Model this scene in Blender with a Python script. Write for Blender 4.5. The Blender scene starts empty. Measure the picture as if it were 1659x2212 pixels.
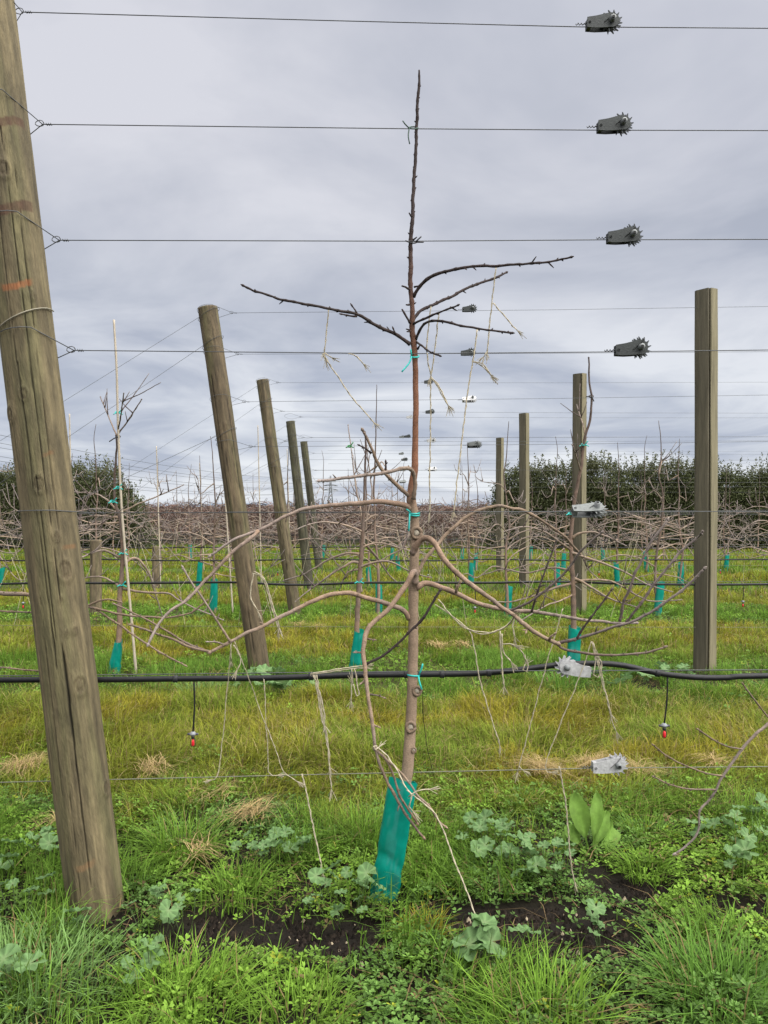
import bpy, math, random
import numpy as np
from mathutils import Vector, Matrix

R = math.radians
rng = np.random.default_rng(7)
random.seed(7)
scene = bpy.context.scene
col = scene.collection

# ------------------------------------------------------------------ camera
CAMZ, F = 1.5, 1660.0           # eye height (m); focal length for a picture 1659 x 2212
CX, HY = 829.5, 1108.0          # principal column and horizon row of that picture
cam = bpy.data.cameras.new('camera')
cam.sensor_fit = 'VERTICAL'
cam.sensor_height = 36.0
cam.lens = 36.0 * F / 2212.0
cam.clip_start = 0.05
cam.clip_end = 9000
camo = bpy.data.objects.new('camera', cam)
camo.location = (0, 0, CAMZ)
camo.rotation_euler = (R(90), 0, 0)
col.objects.link(camo)
scene.camera = camo

# ------------------------------------------------------------------ light
EXPO = 2.65
SKY = 2.0 ** -EXPO
SUN_EL, SUN_AZ = 60.0, 125.0     # azimuth clockwise from +Y
w = bpy.data.worlds.new('World')
scene.world = w
w.use_nodes = True
nt = w.node_tree
nt.nodes.clear()
def N(t, **k):
    n = nt.nodes.new(t)
    for a, b in k.items():
        setattr(n, a, b)
    return n
def L(a, b):
    nt.links.new(a, b)
tc = N('ShaderNodeTexCoord')
sep = N('ShaderNodeSeparateXYZ'); L(tc.outputs['Generated'], sep.inputs[0])
zc = N('ShaderNodeMath', operation='MAXIMUM'); L(sep.outputs[2], zc.inputs[0]); zc.inputs[1].default_value = 0.0
za = N('ShaderNodeMath', operation='ADD'); L(zc.outputs[0], za.inputs[0]); za.inputs[1].default_value = 0.13
dx = N('ShaderNodeMath', operation='DIVIDE'); L(sep.outputs[0], dx.inputs[0]); L(za.outputs[0], dx.inputs[1])
dy = N('ShaderNodeMath', operation='DIVIDE'); L(sep.outputs[1], dy.inputs[0]); L(za.outputs[0], dy.inputs[1])
cmb = N('ShaderNodeCombineXYZ'); L(dx.outputs[0], cmb.inputs[0]); L(dy.outputs[0], cmb.inputs[1]); cmb.inputs[2].default_value = 3.7
n1 = N('ShaderNodeTexNoise'); n1.inputs['Scale'].default_value = 0.85; n1.inputs['Detail'].default_value = 6; n1.inputs['Roughness'].default_value = 0.55
n1.inputs['Distortion'].default_value = 0.5
L(cmb.outputs[0], n1.inputs['Vector'])
r1 = N('ShaderNodeValToRGB'); L(n1.outputs[0], r1.inputs[0])
def srgb(r, g, b, m=1.0):
    f = lambda c: (c / 12.92 if c <= 0.04045 else ((c + 0.055) / 1.055) ** 2.4)
    return (f(r / 255) * m, f(g / 255) * m, f(b / 255) * m, 1)
r1.color_ramp.elements[0].position = 0.36; r1.color_ramp.elements[0].color = srgb(176, 181, 194, SKY)
r1.color_ramp.elements[1].position = 0.65; r1.color_ramp.elements[1].color = srgb(219, 220, 228, SKY)
e = r1.color_ramp.elements.new(0.5); e.color = srgb(197, 200, 211, SKY)
r2 = N('ShaderNodeValToRGB'); L(n1.outputs[0], r2.inputs[0])
r2.color_ramp.elements[0].position = 0.38; r2.color_ramp.elements[0].color = srgb(180, 188, 206, SKY)
r2.color_ramp.elements[1].position = 0.60; r2.color_ramp.elements[1].color = srgb(235, 239, 245, SKY)
hz = N('ShaderNodeMapRange'); hz.interpolation_type = 'SMOOTHSTEP'
L(zc.outputs[0], hz.inputs[0]); hz.inputs[1].default_value = 0.0; hz.inputs[2].default_value = 0.42; hz.inputs[3].default_value = 1.0; hz.inputs[4].default_value = 0.0
mx = N('ShaderNodeMix', data_type='RGBA'); L(hz.outputs[0], mx.inputs[0]); L(r1.outputs[0], mx.inputs[6]); L(r2.outputs[0], mx.inputs[7])
sky = N('ShaderNodeTexSky', sky_type='NISHITA'); sky.sun_disc = False
sky.sun_elevation = R(SUN_EL); sky.sun_rotation = R(SUN_AZ)
sks = N('ShaderNodeVectorMath', operation='SCALE'); L(sky.outputs[0], sks.inputs[0]); sks.inputs[3].default_value = 0.03
mx2 = N('ShaderNodeMix', data_type='RGBA'); mx2.inputs[0].default_value = 0.96
L(sks.outputs[0], mx2.inputs[6]); L(mx.outputs[2], mx2.inputs[7])
bg = N('ShaderNodeBackground'); bg.inputs[1].default_value = 1.0; L(mx2.outputs[2], bg.inputs[0])
wo = N('ShaderNodeOutputWorld'); L(bg.outputs[0], wo.inputs[0])

sun = bpy.data.lights.new('sun', 'SUN')
sun.energy = 1.5
sun.angle = R(95)
sun.color = (1.0, 0.97, 0.92)
suno = bpy.data.objects.new('sun', sun)
sd = Vector((math.sin(R(SUN_AZ)) * math.cos(R(SUN_EL)), math.cos(R(SUN_AZ)) * math.cos(R(SUN_EL)), math.sin(R(SUN_EL))))
suno.rotation_euler = sd.to_track_quat('Z', 'Y').to_euler()
col.objects.link(suno)

scene.render.engine = 'CYCLES'
scene.view_settings.view_transform = 'Standard'
scene.view_settings.look = 'None'
scene.view_settings.gamma = 1
scene.view_settings.use_curve_mapping = False
scene.view_settings.exposure = EXPO

# ------------------------------------------------------------------ positions
Z1, Z2, Z3, Z4, Z5, Z6, Z7 = 3.0, 7.1, 11.15, 15.2, 19.3, 23.3, 27.2
ROWZ = {1: Z1, 2: Z2, 3: Z3, 4: Z4, 5: Z5, 6: Z6, 7: Z7}
def P(x, y, Z):
    """a point of the place at depth Z (m) that was measured at (x, y) in the photograph"""
    return np.array([(x - CX) * Z / F, Z, CAMZ + (HY - y) * Z / F])
def G(x, y):
    """the ground point measured at (x, y)"""
    Z = F * CAMZ / (y - HY)
    return np.array([(x - CX) * Z / F, Z, 0.0])

# ------------------------------------------------------------------ noise
def hash2(ix, iy, s):
    h = (ix.astype(np.int64) * 374761393 + iy.astype(np.int64) * 668265263 + s * 974634777) & 0xffffffff
    h = ((h ^ (h >> 13)) * 1274126177) & 0xffffffff
    return ((h ^ (h >> 16)) & 0xffff) / 65535.0
def vnoise(x, y, s=0):
    x = np.asarray(x, float); y = np.asarray(y, float)
    ix = np.floor(x); iy = np.floor(y)
    fx = x - ix; fy = y - iy
    fx = fx * fx * (3 - 2 * fx); fy = fy * fy * (3 - 2 * fy)
    a = hash2(ix, iy, s); b = hash2(ix + 1, iy, s); c = hash2(ix, iy + 1, s); d = hash2(ix + 1, iy + 1, s)
    return (a * (1 - fx) + b * fx) * (1 - fy) + (c * (1 - fx) + d * fx) * fy
def fbm(x, y, s=0, o=4):
    v = 0; a = 0.5; t = 0
    for k in range(o):
        v = v + a * vnoise(x * 2 ** k, y * 2 ** k, s + k * 17); t += a; a *= 0.5
    return v / t
def sstep(a, b, x):
    t = np.clip((x - a) / (b - a), 0, 1)
    return t * t * (3 - 2 * t)

# ------------------------------------------------------------------ meshes
class MB:
    def __init__(s):
        s.v = []; s.f = []; s.c = []; s.n = 0
    def add(s, V, faces, C=None):
        V = np.asarray(V, float)
        for f in faces:
            f = np.asarray(f, np.int64)
            if len(f):
                s.f.append(f + s.n)
        s.v.append(V)
        if C is None:
            C = (0.5, 0.5, 0.5)
        C = np.asarray(C, float)
        if C.ndim == 1:
            C = np.tile(C, (len(V), 1))
        s.c.append(C); s.n += len(V)
        return s
    def mesh(s, name, mat, base=None, smooth=True):
        V = np.concatenate(s.v); C = np.concatenate(s.c)
        if base is not None:
            V = V - np.asarray(base)
        return mesh_np(name, V, s.f, C, mat, smooth)
    def build(s, name, mat, parent=None, smooth=True, base=None):
        if base is None and parent is not None:
            base = worldloc(parent)
        o = bpy.data.objects.new(name, s.mesh(name, mat, base, smooth))
        if parent is not None:
            o.parent = parent
        elif base is not None:
            o.location = base
        col.objects.link(o)
        return o
def worldloc(o):
    p = np.array(o.location, float)
    while o.parent is not None:
        o = o.parent; p = p + np.array(o.location, float)
    return p
def mesh_np(name, V, faces, C, mat, smooth=True):
    me = bpy.data.meshes.new(name)
    me.vertices.add(len(V)); me.vertices.foreach_set('co', np.ascontiguousarray(V, np.float32).ravel())
    idx = np.concatenate([f.ravel() for f in faces]).astype(np.int32)
    tot = np.concatenate([np.full(len(f), f.shape[1]) for f in faces])
    st = np.concatenate([[0], np.cumsum(tot)[:-1]]).astype(np.int32)
    me.loops.add(len(idx)); me.loops.foreach_set('vertex_index', idx)
    me.polygons.add(len(tot)); me.polygons.foreach_set('loop_start', st)
    me.polygons.foreach_set('use_smooth', np.full(len(tot), smooth))
    if C is not None:
        a = me.attributes.new('col', 'FLOAT_COLOR', 'POINT')
        c4 = np.ones((len(V), 4), np.float32); c4[:, :3] = C
        a.data.foreach_set('color', c4.ravel())
    me.update(calc_edges=True); me.validate()
    me.materials.append(mat)
    return me

def catmull(pts, step):
    p = np.asarray(pts, float)
    if len(p) == 2:
        n = max(2, int(np.linalg.norm(p[1] - p[0]) / step) + 1)
        t = np.linspace(0, 1, n)[:, None]
        return p[0] * (1 - t) + p[1] * t
    q = np.vstack([2 * p[0] - p[1], p, 2 * p[-1] - p[-2]])
    out = []
    for i in range(1, len(q) - 2):
        n = max(1, int(np.linalg.norm(q[i + 1] - q[i]) / step))
        t = np.arange(n)[:, None] / n
        a, b, c, d = q[i - 1], q[i], q[i + 1], q[i + 2]
        out.append(0.5 * (2 * b + (c - a) * t + (2 * a - 5 * b + 4 * c - d) * t ** 2 + (3 * b - a - 3 * c + d) * t ** 3))
    out.append(p[-1:])
    return np.vstack(out)
def tube_np(C, rad, sides, cap=True, rough=0.0, g=rng):
    """a tube swept along the points C; rad is one radius per point"""
    C = np.asarray(C, float); n = len(C)
    rad = np.broadcast_to(np.asarray(rad, float), (n,))
    T = np.gradient(C, axis=0); T /= np.linalg.norm(T, axis=1)[:, None] + 1e-12
    u = np.cross(T[0], [0.31, 0.2, 0.93]); u /= np.linalg.norm(u)
    U = np.empty_like(C)
    for i in range(n):
        u = u - T[i] * np.dot(u, T[i]); u /= np.linalg.norm(u) + 1e-12
        U[i] = u
    W = np.cross(T, U)
    a = np.arange(sides) * 2 * math.pi / sides
    rr = rad[:, None] * np.ones(sides)
    if rough:
        rr = rr * (1 + rough * (g.random((n, sides)) - 0.5))
    V = C[:, None, :] + rr[..., None] * (np.cos(a)[None, :, None] * U[:, None, :] + np.sin(a)[None, :, None] * W[:, None, :])
    V = V.reshape(-1, 3)
    i, j = np.meshgrid(np.arange(n - 1), np.arange(sides), indexing='ij')
    j2 = (j + 1) % sides
    Fq = np.stack([i * sides + j, i * sides + j2, (i + 1) * sides + j2, (i + 1) * sides + j], -1).reshape(-1, 4)
    faces = [Fq]
    if cap:
        V = np.vstack([V, C[0] - T[0] * rad[0] * 0.2, C[-1] + T[-1] * rad[-1] * 0.4])
        b = n * sides; k = np.arange(sides); k2 = (k + 1) % sides
        faces.append(np.stack([np.full(sides, b), k2, k], -1))
        e = (n - 1) * sides
        faces.append(np.stack([np.full(sides, b + 1), e + k, e + k2], -1))
    return V, faces
def add_tube(mb, pts, rad, sides=6, c=(0.5, 0.5, 0.5), step=None, rough=0.0, cap=True):
    C = catmull(pts, step) if step else np.asarray(pts, float)
    rad = np.atleast_1d(np.asarray(rad, float))
    if len(rad) != len(C):
        rad = np.interp(np.linspace(0, 1, len(C)), np.linspace(0, 1, len(rad)), rad)
    c = np.asarray(c, float)
    V, f = tube_np(C, rad, sides, cap, rough)
    if c.ndim == 2:
        cc = np.stack([np.interp(np.linspace(0, 1, len(C)), np.linspace(0, 1, len(c)), c[:, k]) for k in range(3)], -1)
        c = np.repeat(cc, sides, 0)
        if cap:
            c = np.vstack([c, cc[0], cc[-1]])
    mb.add(V, f, c)
    return C
def add_box(mb, lo, hi, c, M=None):
    x0, y0, z0 = lo; x1, y1, z1 = hi
    V = np.array([(x0, y0, z0), (x1, y0, z0), (x1, y1, z0), (x0, y1, z0), (x0, y0, z1), (x1, y0, z1), (x1, y1, z1), (x0, y1, z1)], float)
    if M is not None:
        V = np.array([M @ Vector(p) for p in V])
    mb.add(V, [[(0, 3, 2, 1), (4, 5, 6, 7), (0, 1, 5, 4), (1, 2, 6, 5), (2, 3, 7, 6), (3, 0, 4, 7)]], c)
def add_prism(mb, poly, y0, y1, c):
    """an outline in x, z given thickness from y0 to y1 (convex or star-shaped about its mean)"""
    poly = np.asarray(poly, float); n = len(poly)
    m = poly.mean(0)
    V = np.vstack([[(p[0], y0, p[1]) for p in poly], [(p[0], y1, p[1]) for p in poly], [(m[0], y0, m[1]), (m[0], y1, m[1])]])
    k = np.arange(n); k2 = (k + 1) % n
    mb.add(V, [np.stack([k, k2, k2 + n, k + n], -1), np.stack([np.full(n, 2 * n), k2, k], -1), np.stack([np.full(n, 2 * n + 1), k + n, k2 + n], -1)], c)

# ------------------------------------------------------------------ objects
def tag(o, label=None, cat=None, group=None, kind=None):
    if label: o['label'] = label
    if cat: o['category'] = cat
    if group: o['group'] = group
    if kind: o['kind'] = kind
    return o
def thing(name, label, cat, loc=(0, 0, 0), group=None):
    o = bpy.data.objects.new(name, None)
    o.location = loc; o.empty_display_size = 0.05
    col.objects.link(o)
    return tag(o, label, cat, group)
def part(name, me, parent, loc=(0, 0, 0), rot=(0, 0, 0), scale=(1, 1, 1)):
    o = bpy.data.objects.new(name, me)
    o.parent = parent; o.location = loc; o.rotation_euler = rot; o.scale = scale
    col.objects.link(o)
    return o
def copy_tree(o, parent=None):
    c = o.copy(); col.objects.link(c)
    if parent is not None:
        c.parent = parent
    for ch in o.children:
        copy_tree(ch, c)
    return c

# ------------------------------------------------------------------ materials
def mat_attr(name, rough=0.7, nscale=40, namt=0.35, bump=0.0, bscale=200, trans=0.0, stretch=(1, 1, 1), metallic=0.0, spec=0.4, coords='Object', tint=None):
    """base colour from the mesh's own colours, varied by noise"""
    m = bpy.data.materials.new(name); m.use_nodes = True
    t = m.node_tree; ns = t.nodes; b = ns['Principled BSDF']; out = ns['Material Output']
    a = ns.new('ShaderNodeAttribute'); a.attribute_name = 'col'
    tc = ns.new('ShaderNodeTexCoord'); mp = ns.new('ShaderNodeMapping'); mp.inputs['Scale'].default_value = stretch
    t.links.new(tc.outputs[coords], mp.inputs[0])
    no = ns.new('ShaderNodeTexNoise'); no.inputs['Scale'].default_value = nscale; no.inputs['Detail'].default_value = 5; no.inputs['Roughness'].default_value = 0.65
    t.links.new(mp.outputs[0], no.inputs['Vector'])
    mr = ns.new('ShaderNodeMapRange'); mr.inputs[1].default_value = 0.25; mr.inputs[2].default_value = 0.75
    mr.inputs[3].default_value = 1 - namt; mr.inputs[4].default_value = 1 + namt
    t.links.new(no.outputs[0], mr.inputs[0])
    ml = ns.new('ShaderNodeVectorMath'); ml.operation = 'SCALE'
    t.links.new(a.outputs['Color'], ml.inputs[0]); t.links.new(mr.outputs[0], ml.inputs[3])
    t.links.new(ml.outputs[0], b.inputs['Base Color'])
    b.inputs['Roughness'].default_value = rough; b.inputs['Metallic'].default_value = metallic
    b.inputs['Specular IOR Level'].default_value = spec
    if bump:
        n2 = ns.new('ShaderNodeTexNoise'); n2.inputs['Scale'].default_value = bscale; n2.inputs['Detail'].default_value = 4
        t.links.new(mp.outputs[0], n2.inputs['Vector'])
        bp = ns.new('ShaderNodeBump'); bp.inputs['Strength'].default_value = bump; bp.inputs['Distance'].default_value = 0.004
        t.links.new(n2.outputs[0], bp.inputs['Height']); t.links.new(bp.outputs[0], b.inputs['Normal'])
    if trans:
        tr = ns.new('ShaderNodeBsdfTranslucent'); t.links.new(ml.outputs[0], tr.inputs[0])
        mi = ns.new('ShaderNodeMixShader'); mi.inputs[0].default_value = trans
        t.links.new(b.outputs[0], mi.inputs[1]); t.links.new(tr.outputs[0], mi.inputs[2]); t.links.new(mi.outputs[0], out.inputs[0])
    return m
M_BARK = mat_attr('bark', 0.8, 150, 0.34, 0.8, 320, stretch=(1, 1, 1.6), spec=.2)
M_TWIG = mat_attr('twig_bark', 0.8, 30, 0.3)
M_WOOD = mat_attr('treated_pine', 0.85, 9, 0.42, 0.9, 34, stretch=(5, 5, 1.1))
M_SPLIT = mat_attr('sawn_pine', 0.85, 7, 0.38, 0.5, 25, stretch=(7, 7, 0.4))
M_WIRE = mat_attr('galvanised_wire', 0.6, 20, 0.2, metallic=0.2, spec=.3)
M_STEEL = mat_attr('weathered_steel', 0.6, 70, 0.3, 0.25, 200, metallic=0.15)
M_BLACK = mat_attr('black_polythene', 0.48, 25, 0.35, 0.05, 90, spec=0.3)
M_PLAST = mat_attr('plastic', 0.45, 30, 0.15)
M_TWINE = mat_attr('jute_twine', 0.95, 250, 0.3, trans=0.15, spec=0.1)
M_LEAF = mat_attr('leaf', 0.65, 35, 0.25, trans=0.35, spec=0.2)
M_GRASS = mat_attr('grass_blade', 0.75, 8, 0.2, trans=0.42, spec=0.12)
M_HEDGE = mat_attr('hedge_leaf', 0.7, 3, 0.3, trans=0.15, spec=0.15)
M_SOIL = mat_attr('soil', 0.95, 60, 0.5, 0.9, 120, spec=0.15)
M_BAMBOO = mat_attr('bamboo', 0.6, 30, 0.25, stretch=(1, 1, .3))
M_FAR = mat_attr('far', 0.9, 0.02, 0.15)
def mat_guard():
    m = mat_attr('green_film', 0.35, 14, 0.22, 0.25, 60, spec=0.5)
    t = m.node_tree; ns = t.nodes; b = ns['Principled BSDF']; out = ns['Material Output']
    src = b.inputs['Base Color'].links[0].from_socket
    tr = ns.new('ShaderNodeBsdfTranslucent'); t.links.new(src, tr.inputs[0])
    tp = ns.new('ShaderNodeBsdfTransparent'); tp.inputs[0].default_value = (0.05, 0.62, 0.5, 1)
    m1 = ns.new('ShaderNodeMixShader'); m1.inputs[0].default_value = 0.4
    m2 = ns.new('ShaderNodeMixShader'); m2.inputs[0].default_value = 0.30
    t.links.new(b.outputs[0], m1.inputs[1]); t.links.new(tr.outputs[0], m1.inputs[2])
    t.links.new(m1.outputs[0], m2.inputs[1]); t.links.new(tp.outputs[0], m2.inputs[2]); t.links.new(m2.outputs[0], out.inputs[0])
    return m
M_GUARD = mat_guard()

# colours
TAN = np.array([.270, .196, .138]); PINK = np.array([.270, .182, .128]); ORANGE = np.array([.215, .100, .058]); DARK = np.array([.040, .029, .027])
GREYTIP = np.array([.23, .19, .17]); TEAL = np.array([.003, .34, .27]); TWINE = np.array([.43, .38, .275]); WIREC = np.array([.075, .078, .08])

# ================================================================== SETTING
PATCH = [(585, 2018, 215, 56), (235, 1995, 80, 26), (690, 2055, 140, 38), (1215, 2010, 210, 58), (1350, 1922, 80, 28), (1600, 1965, 70, 14),
         (1385, 1482, 34, 16), (315, 1862, 60, 12), (1000, 1985, 120, 20), (420, 2075, 60, 16), (60, 1990, 60, 10), (1330, 2030, 90, 25), (800, 2075, 60, 20), (1545, 1478, 50, 8), (620, 1250, 60, 4), (828, 1950, 50, 14)]
PW = []
for (x, y, a, b) in PATCH:
    c = G(x, y); Zc = c[1]
    PW.append((c[0], Zc, a * Zc / F, (F * CAMZ / (y - b - HY) - F * CAMZ / (y + b - HY)) / 2))
def bare(x, y):
    """1 on the bare soil patches, 0 on the sward"""
    v = np.zeros_like(x)
    wob = (fbm(x * 4, y * 4, 5) - 0.5) * 1.5
    for (cx, cy, a, b) in PW:
        d = np.sqrt(((x - cx) / a) ** 2 + ((y - cy) / b) ** 2) * .72 + wob * .8
        v = np.maximum(v, 1 - sstep(0.65, 1.05, d))
    return v
def rowstrip(y):
    """1 under the tree rows, 0 in the middle of the alleys"""
    v = np.zeros_like(y)
    for z in list(ROWZ.values()) + [Z7 + 4, Z7 + 8]:
        near = 1.0 if z == Z1 else 0.75
        v = np.maximum(v, 1 - sstep(near * 0.5, near * 1.6, np.abs(y - z + (0.05 if z == Z1 else 0.0))))
    return np.where(y < 2.4, 1.0, v)
def ground_h(x, y):
    return 0.05 * (fbm(x * 0.8, y * 0.8, 3) - 0.5) + 0.02 * (fbm(x * 5, y * 5, 9) - 0.5)

def graded(lims):
    out = []
    for a, b, s in lims:
        out.append(np.arange(a, b, s))
    return np.unique(np.round(np.concatenate(out), 4))
gx = graded([(-4000, -200, 500), (-200, -30, 20), (-30, -9, 1.5), (-9, -3, .25), (-3, 3, .05), (3, 9, .25), (9, 30, 1.5), (30, 200, 20), (200, 4001, 500)])
gy = graded([(-400, -4, 40), (-4, 1.8, .5), (1.8, 4.6, .05), (4.6, 12, .2), (12, 40, 1), (40, 200, 20), (200, 5001, 400)])
XX, YY = np.meshgrid(gx, gy, indexing='ij')
ZZ = np.where((np.abs(XX) < 40) & (np.abs(YY) < 60), ground_h(XX, YY) - 0.02 * bare(XX, YY), 0.0)
near = (np.abs(XX) < 4) & (YY < 5) & (YY > 1.5)
ZZ = ZZ + np.where(near, 0.018 * (rng.random(XX.shape) - 0.5), 0)
nx, ny = XX.shape
i, j = np.meshgrid(np.arange(nx - 1), np.arange(ny - 1), indexing='ij')
GF = np.stack([i * ny + j, (i + 1) * ny + j, (i + 1) * ny + j + 1, i * ny + j + 1], -1).reshape(-1, 4)
bs = np.maximum(bare(XX, YY), rowstrip(YY) * (YY < 40) * np.where(YY < 5, .95, .5))[..., None]
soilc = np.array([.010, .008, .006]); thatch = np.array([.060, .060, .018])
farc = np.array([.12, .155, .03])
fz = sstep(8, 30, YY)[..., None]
under = ((YY > 31.5) & (YY < 75) & (XX > -.37 * YY) & (XX < .23 * YY))[..., None]  # ground darkened below the thicket, its deep shade painted with the soil colour
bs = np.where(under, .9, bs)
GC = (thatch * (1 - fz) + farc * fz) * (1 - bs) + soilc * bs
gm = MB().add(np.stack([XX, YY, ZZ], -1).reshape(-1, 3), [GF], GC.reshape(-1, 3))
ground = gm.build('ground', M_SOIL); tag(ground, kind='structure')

# distant hills, with distance haze painted into their blue-grey colour
hx = np.linspace(-4200, 4200, 160)
hh = 26 + 46 * fbm(hx / 700.0, hx * 0 + 2.2, 31, 5)
hv = np.vstack([np.stack([hx, 4300 + 0 * hx, -5 + 0 * hx], -1), np.stack([hx, 4500 + 0 * hx, hh], -1), np.stack([hx, 4900 + 0 * hx, -5 + 0 * hx], -1)])
k = np.arange(159)
hills = MB().add(hv, [np.stack([k, k + 1, k + 161, k + 160], -1), np.stack([k + 160, k + 161, k + 321, k + 320], -1)], (.10, .13, .17)).build('hills', M_FAR)
tag(hills, kind='structure')

# ================================================================== POSTS
def post_mesh(length, rad, seed, cracks, knots=(), stains=(), na=64, nz=220, basec=(.118, .094, .050), bury=0.3):
    """a round debarked pole along +z, with drying cracks and knots that are cut into it"""
    th = np.arange(na) * 2 * math.pi / na
    z = np.linspace(-bury, length, nz)
    T, Zg = np.meshgrid(th, z)
    r = rad * (1 - 0.05 * (Zg / length)) + 0.0035 * (fbm(np.cos(T) * 2 + 9, Zg * 2.2 + np.sin(T) * 2, seed) - .5) * 2
    r = r + 0.0022 * (fbm(T * 14, Zg * 1.2, seed + 3, 3) - .5)
    c = np.ones((nz, na, 3)) * np.asarray(basec)
    v = fbm(T * 5, Zg * 1.1, seed + 5)[..., None]; v2 = fbm(np.cos(T) * 1.6 + 4, Zg * 2.4 + np.sin(T) * 1.6, seed + 6)[..., None]
    v3 = sstep(.48, .62, fbm(np.cos(T) * 3 + 2, Zg * 5 + np.sin(T) * 3, seed + 21))[..., None]
    c = c * (0.55 + 0.9 * v) * (0.6 + 0.8 * v2) * (1 - .22 * v3)
    green = sstep(.5, .75, fbm(np.cos(T) * 2 + 4, Zg * 1.3 + np.sin(T), seed + 8))[..., None] * 0.4
    c = c * (1 - green) + green * np.array([.10, .10, .04])
    fib = fbm(T * 40, Zg * 2.0, seed + 12, 3)[..., None]
    c = c * (0.78 + 0.44 * fib)
    for (t0, z0, z1, slope, wd, dp) in cracks:
        tc = t0 + slope * (Zg - z0) + 0.05 * (fbm(Zg * 4, Zg * 0 + t0, seed + 11) - .5) * 2
        d = np.abs((T - tc + math.pi) % (2 * math.pi) - math.pi) * rad
        ends = sstep(z0, z0 + .12, Zg) * (1 - sstep(z1 - .12, z1, Zg))
        wv = wd * .8 * ends * np.clip(-.45 + 2.4 * fbm(Zg * 5, Zg * 0 + t0 * 3, seed + 2), 0.02, 1.5) + 1e-6
        kx = np.clip(1.25 - d / wv, 0, 1) * (ends > 0.02)
        r = r - dp * kx
        c = c * (1 - .88 * kx[..., None])
    for (t0, z0, kr) in knots:
        dt = ((T - t0 + math.pi) % (2 * math.pi) - math.pi) * rad; dz = (Zg - z0)
        d = np.sqrt(dt ** 2 + (dz * 0.72) ** 2) / kr
        r = r + 0.0035 * np.exp(-(d - 1.0) ** 2 * 5) + 0.003 * np.exp(-d * d) - 0.004 * np.exp(-((d - .72) / .16) ** 2)
        ring = np.exp(-((d - .80 + .12 * np.sin(T * 40)) / .13) ** 2) * .55 + np.exp(-(d / .55) ** 2) * .25 + np.exp(-((d - 1.5) / .12) ** 2) * .16 + np.exp(-((d - .4) / .1) ** 2) * .25
        ring = np.clip(ring, 0, .85)[..., None]
        c = c * (1 - ring) + ring * np.array([.05, .032, .018])
    for (z0, hgt, cc, t0, t1) in stains:
        kz = sstep(z0 - hgt, z0 - hgt * .7, Zg + .012 * np.sin(T * 3)) * (1 - sstep(z0 + hgt * .7, z0 + hgt, Zg + .012 * np.sin(T * 3)))
        kt = sstep(t0 - .15, t0 + .1, T) * (1 - sstep(t1 - .1, t1 + .15, T))
        kk = (kz * kt * (.45 + .5 * fbm(T * 9, Zg * 30, seed + 14)))[..., None]
        c = c * (1 - kk) + kk * np.asarray(cc)
    V = np.stack([r * np.cos(T), r * np.sin(T), Zg], -1).reshape(-1, 3)
    a, b = np.meshgrid(np.arange(nz - 1), np.arange(na), indexing='ij'); b2 = (b + 1) % na
    Fq = np.stack([a * na + b, a * na + b2, (a + 1) * na + b2, (a + 1) * na + b], -1).reshape(-1, 4)
    V = np.vstack([V, [0, 0, length + 0.004]])
    e = (nz - 1) * na; q = np.arange(na)
    Ft = np.stack([np.full(na, len(V) - 1), e + q, e + (q + 1) % na], -1)
    c = np.vstack([c.reshape(-1, 3), np.asarray(basec) * .5])
    return mesh_np('post', V, [Fq, Ft], c, M_WOOD)
END = {}
def end_post(row, xb, yb, xt, yt, rad, label, **kw):
    Z = ROWZ[row]
    base = np.array([(xb - CX) * Z / F, Z, 0.0])
    top = P(xt, yt, Z)
    ax = Vector(top - base); ln = ax.length
    q = Vector((0, 0, 1)).rotation_difference(ax)
    o = bpy.data.objects.new('strainer_post', post_mesh(ln, rad, 50 + row, **kw))
    o.location = base; o.rotation_euler = q.to_euler()
    col.objects.link(o)
    END[row] = (base, top, rad)
    tag(o, label, 'post', 'leaning end posts')
    return o
FRONT = 1.5 * math.pi
def knot_at(x, y, Z, base, top, rad):
    zz = CAMZ + (HY - y) * (Z - rad) / F
    t = (zz - base[2]) / (top[2] - base[2])
    cx = base[0] + (top[0] - base[0]) * t
    dx = np.clip(((x - CX) * (Z - rad) / F - cx) / rad, -.98, .98)
    return FRONT + math.asin(dx), zz * 1.0075
b1 = np.array([(207 - CX) * Z1 / F, Z1 - .05, 0.0]); t1 = P(-30, -12, Z1 - .05)
kn = []
for (x, y, kr) in [(45, 852, .016), (77, 1048, .021), (128, 1240, .026), (158, 1490, .024), (204, 1728, .018), (4, 366, .022), (8, 890, .02), (112, 1165, .012), (147, 1370, .009), (134, 1373, .008), (60, 640, .01), (122, 1300, .008)]:
    a, zz = knot_at(x, y, Z1 - .05, b1, t1, .102); kn.append((a, zz, kr))
cr = [(FRONT + .30, .05, 1.05, .0, .0042, .016), (FRONT + .02, .9, 2.1, -.06, .0030, .012), (FRONT + .45, 1.1, 3.0, -.05, .0030, .012), (FRONT - .35, .3, 1.2, .05, .0022, .010),
      (FRONT + .68, 1.2, 2.9, .0, .0024, .010), (FRONT - .1, .05, .55, .1, .0026, .010), (FRONT - .1, 2.0, 3.3, .02, .0024, .01), (FRONT - .7, .4, 2.4, .03, .002, .01), (FRONT + .1, 1.0, 1.7, .06, .0028, .012), (FRONT + 2, .2, 3, 0, .004, .012), (FRONT + 3.4, .5, 3, 0, .004, .012)]
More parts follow.
